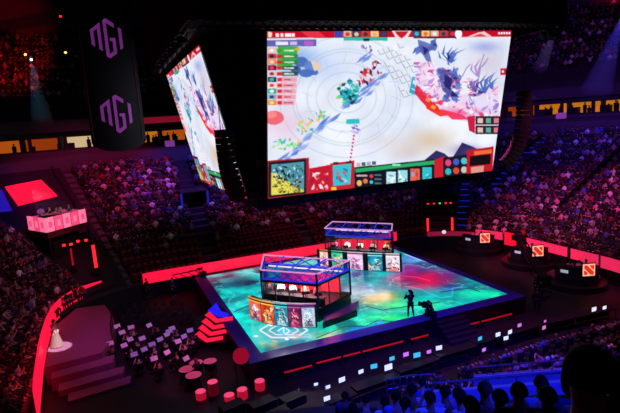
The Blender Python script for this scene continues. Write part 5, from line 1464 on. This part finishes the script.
for i, (dx, col, nm) in enumerate([(-1.25, (235, 230, 235), 'white'), (-.55, (20, 20, 24), 'black'), (.15, (220, 225, 235), 'pale'), (.95, (40, 50, 110), 'blue')]):
    person((cq.x + dx, cq.y + .5, zc + .52), PI, 'desk', col, 'panelist in %s, %s from the left on the pink platform' % (nm, ORD[i]), 'panelists on the pink platform')
    st2 = empty('stool', (cq.x + dx, cq.y + .5, zc + .42)); tag(st2, 'stool under the %s panelist from the left on the pink platform' % ORD[i], 'stool', 'stools on the pink platform')
    MB().lathe([(.2, .4), (.22, .46), (.02, .5)], 14).build('seat', black, st2); MB().tube((0, 0, 0), (0, 0, .42), .03).lathe([(.22, 0), (.2, .03), (.03, .05)], 12).build('base', metal_d, st2)
# red vertical banner light and railings below
q = on_tarp(97, 273, .1); rb2 = empty('red_light_column', (q[0], q[1], q[2] + .4)); tag(rb2, 'tall glowing red light column below the pink platform', 'light column')
MB().box(-.12, -.12, .1, .12, .12, 2.0).build('light_tube', lamp_red, rb2); MB().box(-.3, -.3, -.4, .3, .3, .1).build('base', black, rb2)
q = on_tarp(74, 271, .1); rb3 = empty('red_light_column', (q[0], q[1], q[2] + .4)); tag(rb3, 'thin dim red light column left of the taller red one', 'light column')
MB().box(-.06, -.06, .1, .06, .06, 1.5).build('light_tube', led_red_dim, rb3); MB().box(-.2, -.2, -.4, .2, .2, .1).build('base', black, rb3)
# stair rails along the edge of the left stand and beside the corner aisle
def handrail(pts, label, h=.95, m=metal_l):
    rt = empty('handrail', (0, 0, 0)); tag(rt, label, 'handrail'); a = MB(); b = MB()
    P_ = [Vector(p) for p in pts]
    a.path([p + Vector((0, 0, h)) for p in P_], .035, 6); a.build('top_rail', m, rt); b.path([p + Vector((0, 0, h * .5)) for p in P_], .022, 6); b.build('mid_rail', m, rt)
    for p in P_: MB().tube(p, p + Vector((0, 0, h)), .03, 6).build('post', m, rt)
    return rt


def bowl_pt(ang, u, c='L', extra=0.0):
    cx_, cy_ = (CLX, CYF) if c == 'L' else (CRX, CYF); a = math.radians(ang)
    return (cx_ + (BR + u) * math.cos(a), cy_ + (BR + u) * math.sin(a), Z0 + .6 * u + extra)


handrail([bowl_pt(134, u) for u in (0.6, 3, 5.5, 8, 10.5)], 'steel handrail along the near edge of the left stand beside the covered seats')
handrail([bowl_pt(111, u) for u in (.5, 3.5, 6.5, 9.5, 12.5, 15.0)], 'dark handrail beside the long corner aisle under the banner', m=metal_d)
al_m = mat('aisle_concrete', (120, 95, 105), .8, noise=.4)
al = empty('aisle_steps', bowl_pt(108, 0)); tag(al, 'pale stairs of the long corner aisle under the banner', 'stairs')
for k in range(NROW):
    for o2 in (0, .5):
        q = [bowl_pt(a_, RD * (k + e_)) for a_, e_ in ((106.3, o2), (109.3, o2), (109.3, o2 + .5), (106.3, o2 + .5))]; zt_ = Z0 + RZ * k + .27 * (.5 + o2)
        MB().hull([tuple(Vector((p[0], p[1], zt_ - .4)) - al.location) for p in q], [tuple(Vector((p[0], p[1], zt_)) - al.location) for p in q]).build('step', al_m, al)
# step aisles on the right stand; glowing nosing strips added for their blue light
for nm, fn, lb in (('R1', lambda u: 44.5, 'blue-lit aisle stairs beside the tunnel entrance at right'), ('R2', lambda u: 38.5 - 1.25 * (u - 2), 'blue-lit aisle stairs climbing the right stand past the hanging speaker')):
    rt = empty('aisle_steps', (0, 0, 0)); tag(rt, lb, 'stairs')
    for k in range(0 if nm == 'R1' else 6, NROW if nm == 'R2' else 14):
        u = RD * k; a = fn(u); wd = math.degrees(.62 / (BR + u)); z = Z0 + RZ * k
        def P2(ang_, u_, z_): r = math.radians(ang_); return (CRX + (BR + u_) * math.cos(r), CYF + (BR + u_) * math.sin(r), z_)
        for h_, (ua, ub) in enumerate(((.42, .85), )):
            st_ = MB().hull([P2(a - wd, u + ua, z - .1), P2(a + wd, u + ua, z - .1), P2(a + wd, u + ub, z - .1), P2(a - wd, u + ub, z - .1)], [P2(a - wd, u + ua, z + .25), P2(a + wd, u + ua, z + .25), P2(a + wd, u + ub, z + .25), P2(a - wd, u + ub, z + .25)]).build('step', mat('aisle_dark', (80, 78, 90), .7, noise=.3), rt)
        MB().hull([P2(a - wd * .95, u + .40, z + .17), P2(a + wd * .95, u + .40, z + .17), P2(a + wd * .95, u + .42, z + .17), P2(a - wd * .95, u + .42, z + .17)], [P2(a - wd * .95, u + .40, z + .25), P2(a + wd * .95, u + .40, z + .25), P2(a + wd * .95, u + .42, z + .25), P2(a - wd * .95, u + .42, z + .25)]).build('added_glow_strip', mat('glow_strip_blue', (30, 40, 160), .5, emit=(35, 45, 220), es=.42), st_)

# small lit aisle signs on poles in the stands and a white lamp by the tunnel
def on_bowl(px, py):
    d = ray(px, py); d = d / np.linalg.norm(d); t_ = 20.0
    while t_ < 110:
        q = EYE + d * t_; u = sdist(q[0], q[1])
        if u > .2 and q[2] < Z0 + .6 * u + .3: return q
        t_ += .05
    return q


for px, py, lb in ((561, 126, 'small lit pink sign on a pole high in the right stand'), (171, 154, 'small pale sign on a pole high in the back stand right of the banner')):
    q = on_bowl(px, py); rt = empty('aisle_sign', tuple(q), face_to(q[0], q[1], 0, 0)); tag(rt, lb, 'sign')
    MB().tube((0, 0, -.5), (0, 0, 1.0), .03, 6).build('pole', metal_d, rt); MB().box(-.55, -.04, .85, .55, .04, 1.55, .02).build('sign_panel', mat('sign_pink', (150, 90, 150), .5, emit=(150, 70, 150), es=.5), rt)
q = A(444, 232, 1.9); rt = empty('lamp_on_stand', (q[0], q[1], 0), 0); tag(rt, 'round white lamp on a stand beside the tunnel entrance', 'lamp')
MB().tube((0, 0, .05), (0, 0, 1.75), .03, 6).lathe([(.3, 0), (.28, .04), (.04, .06)], 10).build('stand', black, rt); MB().lathe([(.02, 1.7), (.17, 1.77), (.22, 1.9), (.17, 2.03), (.02, 2.1)], 14).build('lamp_globe', mat('lamp_globe', (230, 230, 235), .4, emit=(235, 225, 240), es=.9), rt)
# ------------------------------------------------------------------ near stand under the camera (rows run along T, descend along N)
NN = Vector((.31, .951)); TT = Vector((.951, -.31))


def ns_z(w): return 12.88 - .62 * w if w < 8.5 else 12.88 - .62 * 8.5 - .49 * (w - 8.5)


def ns(w, t, z): p = NN * w + TT * t; return (p.x, p.y, z)


WEND = 16.9
ws = [-2.0]
while ws[-1] < WEND - .1: ws.append(ws[-1] + .85)
prof_ = []
for a, b in zip(ws[:-1], ws[1:]):
    z = ns_z((a + b) / 2); prof_ += [(a, z), (b, z)]
prof_ += [(ws[-1], 0), (-2.0, 0)]
n = len(prof_); v = [ns(w_, -7.5, z) for w_, z in prof_] + [ns(w_, 30, z) for w_, z in prof_]
struct('floor_near_stand', MB().add(v, [tuple(range(n)), tuple(range(2 * n - 1, n - 1, -1))] + [(i, (i + 1) % n, n + (i + 1) % n, n + i) for i in range(n)]), concrete)


def row_of(w): 
    k = int((w + 2) / .85); return k, -2 + .85 * k, ns_z(-2 + .85 * k + .425)


def wt(px, py, dz):
    """point of the near stand under the pixel, at height dz above the row slope"""
    d = ray(px, py); d = d / np.linalg.norm(d); t = .4
    while t < 40:
        q = EYE + d * t; w_ = q[0] * NN.x + q[1] * NN.y
        if q[2] < ns_z(w_) + dz: return q, w_
        t += .02
    return q, w_


seat_mesh = MB().box(-.22, -.08, .40, .22, .34, .46, .02).mesh('seat', seat_blk); back_mesh = MB().box(-.22, -.2, .46, .22, -.12, .92, .02).mesh('backrest', seat_blk)
leg_mesh = MB().box(-.03, -.05, 0, .03, .12, .4).mesh('pedestal', metal_d)


def arena_seat(loc, rz, label, group):
    r = empty('arena_seat', loc, rz); tag(r, label, 'seat', group)
    for nm, me in (('seat', seat_mesh), ('backrest', back_mesh), ('pedestal', leg_mesh)):
        c = bpy.data.objects.new(nm, me); COL.objects.link(c); c.parent = r
    return r


FACE_N = math.atan2(NN.y, NN.x) - PI / 2
rn = random.Random(4)
# the people who show in the bottom right corner, by the place of their heads
heads = [(590, 378, 'dark', (26, 24, 30), 'large dark head of a person in the nearest seat at bottom right', 2.25), (519, 393, 'black', (24, 24, 34), 'spectator with round dark hair left of the largest head', 4.6), (485, 390, 'blue', (110, 120, 190), 'bald-looking spectator with light shirt two heads left of the largest', 5.2),
         (566, 382, 'navy', (50, 60, 130), 'narrow dark-haired spectator directly left of the largest head', 4.9), (541, 384, 'grey', (130, 140, 190), 'spectator in pale shirt between two dark heads at bottom right', 5.6), (618, 376, 'black', (20, 20, 26), 'spectator cut off by the right picture edge beside the largest head', 3.4),
         (463, 396, 'white', (190, 200, 230), 'spectator in white shirt low in the blue light at bottom right', 5.6), (500, 399, 'blue', (90, 100, 200), 'spectator in blue shirt in front of the round dark head', 5.0), (445, 392, 'grey', (120, 130, 190), 'spectator in grey shirt left in the blue-lit near rows', 6.6),
         (430, 398, 'white', (200, 210, 235), 'spectator in pale shirt raising arms in the blue light', 6.4), (412, 390, 'white', (200, 205, 235), 'spectator in bright shirt left of the blue-lit railing', 7.4), (396, 397, 'blue', (90, 110, 220), 'spectator in blue top low left in the near rows', 7.2),
         (383, 402, 'white', (190, 200, 235), 'spectator in light top near the left end of the near rows', 7.8), (548, 398, 'navy', (60, 70, 150), 'dim spectator below the pale shirt at bottom right', 4.4), (366, 400, 'black', (24, 24, 30), 'dark spectator leftmost in the near blue-lit rows', 8.6), (476, 406, 'pale', (150, 160, 220), 'spectator in pale blue shirt at the very bottom edge', 4.8),
         (422, 383, 'dark blue', (50, 60, 140), 'dark spectator just under the left end of the blue railing', 9.4), (405, 404, 'blue', (80, 90, 200), 'blue-shirted spectator at the bottom edge below the bright shirt', 6.4), (355, 409, 'black', (20, 22, 30), 'dark spectator at the bottom edge left of the near rows', 7.6), (345, 396, 'grey', (70, 74, 110), 'grey-topped spectator left of the near blue rows', 9.6)]
for i, (px, py, nm, col, lb, dist) in enumerate(heads):
    d = ray(px, py); d = d / np.linalg.norm(d); dist *= 1.4 if i else 1.0; q = EYE + d * dist
    head = 1.2
    kind = 'clap' if 'raising' in lb else ('sit' if i % 3 else 'lean')
    if i == 0: kind = 'sit'
    base = (q[0] - (.24 * NN.x if kind == 'lean' else 0), q[1] - (.24 * NN.y if kind == 'lean' else 0), q[2] - (1.2 if kind != 'lean' else 1.14))
    person(base, FACE_N + rn.uniform(-.25, .25), kind, col, lb, None, trousers=(24, 26, 50), hair=[(14, 11, 12), (18, 14, 14), (120, 80, 70)][0 if i != 2 else 2], longhair=(i in (3,)), scale=1.0)
    w_ = base[0] * NN.x + base[1] * NN.y; k, w0, z = row_of(w_)
    arena_seat(base, FACE_N, 'black tip-up seat under the %s' % lb.replace('the largest head', 'largest head')[:60] if False else 'black tip-up seat in the blue-lit near rows at bottom right', 'seats of the near rows')
# fixed risers under those seats: low plinth for each occupied place (the row steps there)
# ------------------------------------------------------------------ blue walkway with parapet rails
def rail_run(pxs, z, label, panel=True, d0=.3, d1=2.0):
    P_ = [A(px, py, z) for px, py in pxs]
    rt = empty('guard_rail', (0, 0, 0)); tag(rt, label, 'guard rail')
    m = MB(); m.path([tuple(p) for p in P_], .035, 8); m.build('top_rail', metal_l, rt)
    n_ = 7; a, b = np.array(P_[0]), np.array(P_[-1])
    m2 = MB(); m2.path([tuple(p - np.array([0, 0, .35])) for p in P_], .02, 6); m2.build('mid_rail', metal_l, rt)
    for k in range(n_ + 1):
        q = a + (b - a) * k / n_; MB().tube(tuple(q - np.array([0, 0, .7])), tuple(q), .03, 6).build('post', metal_l, rt)
    if panel:
        P2_ = [p for p in P_]
        vs = []
        MB().wallpath([(p[0], p[1]) for p in P2_], [max(0, p[2] - d1) for p in P2_], [p[2] - d0 for p in P2_], .16).build('parapet', mat('parapet_concrete', (150, 150, 165), .7, noise=.3), rt)
    return rt


rail_run([(473, 367.5), (558, 360.5), (611, 356.5)], 4.4, 'upper steel railing on the blue-lit parapet before the floor crowd', True, .35, 2.2)
rail_run([(432, 383), (510, 377), (558, 373), (628, 368)], 5.75, 'lower steel railing on the blue-lit parapet in the near stand', True, .28, 2.4)
rail_run([(386, 380), (412, 375.5), (434, 374)], 5.2, 'short dark railing left of the blue-lit parapet', False)
# ------------------------------------------------------------------ press tables with glowing screens
tx = [7.2, 10.0, 12.8, 15.6, 18.4, 21.2, 24.0, 26.8]
for i, x in enumerate(tx):
    y = 20.4 + 1.9 * math.sin((x - 6) / 24 * PI * .8) ** 1.0
    t = empty('press_table', (x + 1.35, y + .15, 0), 0.10 if x < 14 else (.02 if x < 22 else -.1)); tag(t, 'black press table with glowing screens, %s from the left before the floor crowd' % ORD[i], 'table', 'press tables')
    MB().box(-1.36, -.35, .70, 1.36, .35, .75, .01).build('tabletop', black, t); MB().box(-1.34, .3, .05, 1.34, .33, .7).build('front_cloth', blackcloth, t)
    for sx in (-1.25, 1.25):
        MB().tube((sx, -.28, 0), (sx, -.28, .7), .02, 6).build('leg', metal_d, t); MB().tube((sx, .25, 0), (sx, .25, .7), .02, 6).build('leg', metal_d, t)
mons = [(327, 398, 'w', .8), (342, 379.5, 'w', .9), (361, 371, 'w', .75), (374, 366, 't', .9), (388.5, 367.5, 'w', 1.15), (392, 358, 't', .8), (406, 354, 'p', .85), (417, 355, 't', 1.0), (429, 351, 'p', .7), (439, 347.5, 'w', .9), (328, 386, 'w', .6), (480, 338, 't', .8), (498, 334, 'w', .85), (506, 337.5, 'w', .8), (510, 331.5, 'w', .85), (519.5, 324.5, 'p', .75), (544, 327, 'p', .8), (484, 349, 'p', .7), (594, 309, 'w', 1.0), (604.5, 307, 'w', .8), (545, 320, 'p', .5), (316, 383, 'w', .5)]
mons_o = sorted(range(len(mons)), key=lambda i: mons[i][0])
for rank, i in enumerate(mons_o):
    px, py, k, s_ = mons[i]; p = A(px, py + 1.5, .95)
    monitor('%s glowing screen on the press tables, %s from the left' % ({'w': 'white', 't': 'teal', 'p': 'pink'}[k], ORD[rank]), (p[0], p[1], .757), math.radians(rn.uniform(-8, 12)), True, 'glowing screens on the press tables', {'w': mon_w, 't': mon_t, 'p': mon_p}[k], (.42 * s_, .28 * s_))
# ------------------------------------------------------------------ floor crowd on shallow risers behind the press tables
NPER = 0; rows = {}
def on_frame(q, m=14):
    d = M3.T @ (np.array(q) - EYE)
    if d[2] > -1: return None
    x = CX + F * d[0] / -d[2]; y = CY - F * d[1] / -d[2]
    return (x, y) if -m < x < 620 + m and y < 413 + m else None


PRESS = [(p[0], p[1]) for p in (A(m[0], m[1] + 1.5, .95) for m in mons)]
ris = MB()
for j in range(9):
    y0 = 19.2 - .92 * j; zz = .22 * j
    if j > 0:
        xa = 9.0 + .4 * j; xb = 33.0
        # the riser ends where the near stand parapet begins
        ok = [(x, y0) for x in np.linspace(xa, xb, 60) if x * NN.x + (y0 - .5) * NN.y > WEND + .45]
        if ok: ris.box(ok[0][0], y0 - .5, 0, xb, y0 + .42, zz)
    x = 7.5 + rn.random() * .3; cnt = 0
    while x < 32.6:
        y = y0 + (.0 if j else .0) + (1.5 * math.sin((x - 6) / 24 * PI * .8) if j == 0 else 0) - (.0)
        if j == 0: y = y0 + .1 + 1.2 * math.sin(max(0, (x - 6)) / 24 * PI * .8) - .55
        w_ = x * NN.x + y * NN.y
        gap = (j > 0 and abs(x - 21.5) < .5)
        if w_ > WEND + .55 and not gap and on_frame((x, y, zz + 1.2)) and rn.random() < .93 and not (j == 0 and x < 12 and rn.random() < .6):
            cnt += 1
            nm, col, _ = rand_shirt(rn); kd = rn.choices(['sit', 'lean', 'clap'], [6, 2, 1.2])[0]
            if j == 0: kd = 'desk'
            fz = face_to(x, y, 16, 40) * .6 + rn.uniform(-.2, .2)
            person((x, y, zz + .01), fz, kd, col, ('%s-topped journalist at the press tables, %s from the left' % (nm, ORD[min(cnt - 1, 44)])) if j == 0 else '%s-topped spectator, %s from the left, %s row behind the press tables' % (nm, ORD[min(cnt - 1, 44)], ORD[j - 1]),
                   'people working at the press tables' if j == 0 else 'spectators of the floor crowd', trousers=rn.choice([(28, 30, 44), (18, 18, 20), (60, 56, 52)]), scale=rn.uniform(.94, 1.05))
            arena_seat((x, y, zz + .01), fz * 0, 'black seat of the crowded floor rows behind the press tables', 'seats of the floor crowd'); NPER += 1
        x += .56 + (.35 if j == 0 else 0)
struct('floor_risers', ris, mat('riser_dark', (40, 36, 44), .7, noise=.3))
# dark equipment cases along the floor edge at the bottom
for i, (px, py, w_, h_) in enumerate([(232, 404, 1.2, .6), (262, 401, 1.3, .7), (292, 396, 1.2, .6), (306, 408, 1.4, .9), (276, 412, 1.3, .8)]):
    p = A(px, py, h_); r = empty('flight_case', (p[0], p[1], 0), .2); tag(r, 'black flight case on the dark floor below the glowing drums, %s from the left' % ORD[[0, 1, 3, 4, 2][i]], 'case', 'flight cases at the floor edge')
    MB().box(-w_ / 2, -.35, .1, w_ / 2, .35, h_, .02).build('case_body', black, r)
    for sx in (-1, 1):
        for sy in (-1, 1):
            MB().box(sx * w_ / 2 - .015, sy * .35 - .015, .1, sx * w_ / 2 + .015, sy * .35 + .015, h_).build('metal_edge', metal_l, r)
            MB().lathe([(.05, 0), (.05, .1), (.02, .1)], 8, (sx * (w_ / 2 - .1), sy * .25, 0)).build('caster_wheel', black, r)
# ------------------------------------------------------------------ show lighting
def spot(loc, aim, col, power, ang, blend=.6, size=.3, name='stage_spotlight'):
    l = bpy.data.lights.new(name, 'SPOT'); l.energy = power; l.color = [float(v) for v in lin(col)]; l.spot_size = math.radians(ang); l.spot_blend = blend; l.shadow_soft_size = size
    o = bpy.data.objects.new(name, l); COL.objects.link(o); o.location = loc
    o.rotation_euler = (Vector(aim) - Vector(loc)).to_track_quat('-Z', 'Y').to_euler(); return o


K = 1.0
# back stand
spot((1, 47, 24), (-1.5, 57, 8), (255, 50, 150), 8000, 62)
spot((9, 48, 22), (8, 56, 8), (110, 80, 255), 9000, 56)
spot((17, 48, 22), (17, 55, 6), (255, 80, 170), 6500, 70)
spot((26, 46, 22), (27, 54, 6), (190, 90, 255), 6500, 66)
# right stand
spot((28.5, 40, 24), (44, 43, 9), (80, 55, 255), 6500, 62)
spot((28.5, 30, 24), (44, 32, 9), (140, 60, 255), 5000, 62)
spot((29, 34, 13), (37, 34, 3), (255, 90, 165), 4200, 80)
spot((28.5, 27, 20), (38, 29, 4), (255, 90, 180), 5500, 60)
# left stand
spot((-1, 40, 18), (-9, 42, 4), (220, 50, 140), 2300, 66)
spot((-1, 28, 17), (-8, 33, 2), (200, 50, 130), 1700, 64)
spot((0, 20, 14), (-6, 28, 2), (255, 10, 30), 2600, 22)
# near stand in deep blue, floor crowd in violet
spot((8, -3, 21), (12, 10.5, 5.2), (22, 28, 255), 46000, 38)
spot((9, -2, 20), (6.5, 6.2, 9.0), (30, 40, 255), 9000, 30)
spot((1, 10, 20), (8, 9, 7), (40, 60, 255), 2500, 50)
spot((12, 13, 15), (14, 25.4, 1.2), (50, 50, 255), 4000, 80)
spot((26, 21, 15), (23, 17.5, 1), (225, 90, 190), 4200, 80)
spot((14, 22, 17), (14, 18, 1), (200, 90, 220), 1600, 60)
# orchestra, deck, singer
spot((2, 22, 20), (0.5, 33, 1), (205, 100, 240), 4600, 26)  # violet spot added overhead in place of clip lamps on the music stands
spot((4, 22, 18), (3.3, 28.2, .6), (255, 80, 140), 7000, 20)
spot((4, 30, 22), (-2.6, 35.0, 1), (255, 60, 160), 2600, 26)
spot((3, 25, 20), (-4.25, 33.7, 1.3), (240, 255, 255), 60000, 4.0, .25, .05)
# broadcast desks and the upper tiers
spot((25, 25, 17), (31.5, 32, .5), (235, 190, 220), 1500, 56)
spot((-3, 50, 19), (-12, 72, 27), (255, 10, 30), 9000, 40)
spot((29, 34, 20), (54, 45, 24), (140, 70, 220), 8000, 80)
spot((52, 38, 34), (70, 46, 33), (255, 8, 18), 9000, 60)
spot((-3, 40, 17), (-5.2, 47.5, 7.6), (255, 190, 215), 700, 24)  # small spot added so that the panelists on the pink platform show
spot((-3, 43, 15), (-10, 52, 8.5), (40, 30, 255), 1500, 50)
# stage wash
spot((14, 20, 18), (15, 32, 1), (120, 130, 255), 1500, 50)
# lamps inside the player booths
def area(loc, col, power, sx, sy, rz=0.0):
    l = bpy.data.lights.new('booth_lamp', 'AREA'); l.energy = power; l.color = [float(v) for v in lin(col)]; l.shape = 'RECTANGLE'; l.size = sx; l.size_y = sy
    o = bpy.data.objects.new('booth_lamp', l); COL.objects.link(o); o.location = loc; o.rotation_euler = (0, 0, rz); return o


area((10.3, 30.9, 3.72), (255, 235, 240), 420, 3.0, 1.0, math.radians(-48))
area((12.2, 31.6, 3.72), (255, 90, 110), 260, 3.0, 1.0, math.radians(-48))
area((19.7, 38.4, 3.9), (255, 225, 235), 300, 4.5, 1.6, math.radians(-48))


# beams of light in the haze: scattering smoke inside the cone of a narrow lamp
def beam(loc, aim, r0, r1, col, power, dens, label):
    rt = empty('light_beam', (0, 0, 0)); tag(rt, label, 'light beam')
    m = bpy.data.materials.new('beam_haze'); m.use_nodes = True; nt = m.node_tree; nt.nodes.clear()
    o_ = nt.nodes.new('ShaderNodeOutputMaterial'); v = nt.nodes.new('ShaderNodeVolumeScatter'); v.inputs['Density'].default_value = dens; v.inputs['Color'].default_value = (1, 1, 1, 1)
    nt.links.new(v.outputs[0], o_.inputs['Volume'])
    MB().tube(loc, aim, r0, 20, r1).build('haze', m, rt); rt['kind'] = 'stuff'
    d = (Vector(aim) - Vector(loc)); half = math.degrees(math.atan2(r1 - r0, d.length))
    spot(tuple(Vector(loc) - d.normalized() * (r0 / max(.01, math.tan(math.radians(half))))), aim, col, power, half * 2.05, .1, .03, 'beam_lamp')


p = AY(30.5, 57, 62); q = AY(43, 124, 58)
beam(tuple(p), tuple(q), .12, 1.1, (110, 190, 240), 9000, .05, 'pale blue light beam falling through haze at the upper left')
p = AX(557, 27, 40); q = AX(540, 68, 44); beam(tuple(p), tuple(q), .1, .8, (150, 130, 230), 4000, .035, 'faint violet light beam under the right rigging corner')
p = AX(622, 18, 44); q = AX(596, 92, 46); beam(tuple(p), tuple(q), .15, 1.5, (70, 60, 230), 7000, .035, 'blue light beam at the right picture edge')
for i, (px, py, y, m_, lb) in enumerate([(30.5, 57, 62.3, lamp_white, 'small bright lamp at the top of the pale blue beam'), (24.5, 52, 62, lamp_warm, 'small warm yellow lamp beside the pale blue beam'), (65, 50, 62, lamp_warm, 'small warm lamp at upper left beside the banner'), (60, 13.5, 60, lamp_red, 'small red lamp high at the upper left')]):
    p = AY(px, py, y); moving_light((p[0], p[1], p[2] + .3), (0, 40, 5), lb, m_, None, .16)
# fixtures' pipe
p = AY(0, 60, 62.2); q = AY(78, 47, 62.2)
o = MB().truss(tuple(p + np.array([0, 0, .4])), tuple(q + np.array([0, 0, .4])), .4, .04).build('lighting_truss', metal_d); tag(o, 'dark horizontal lighting truss crossing the upper left', 'truss')
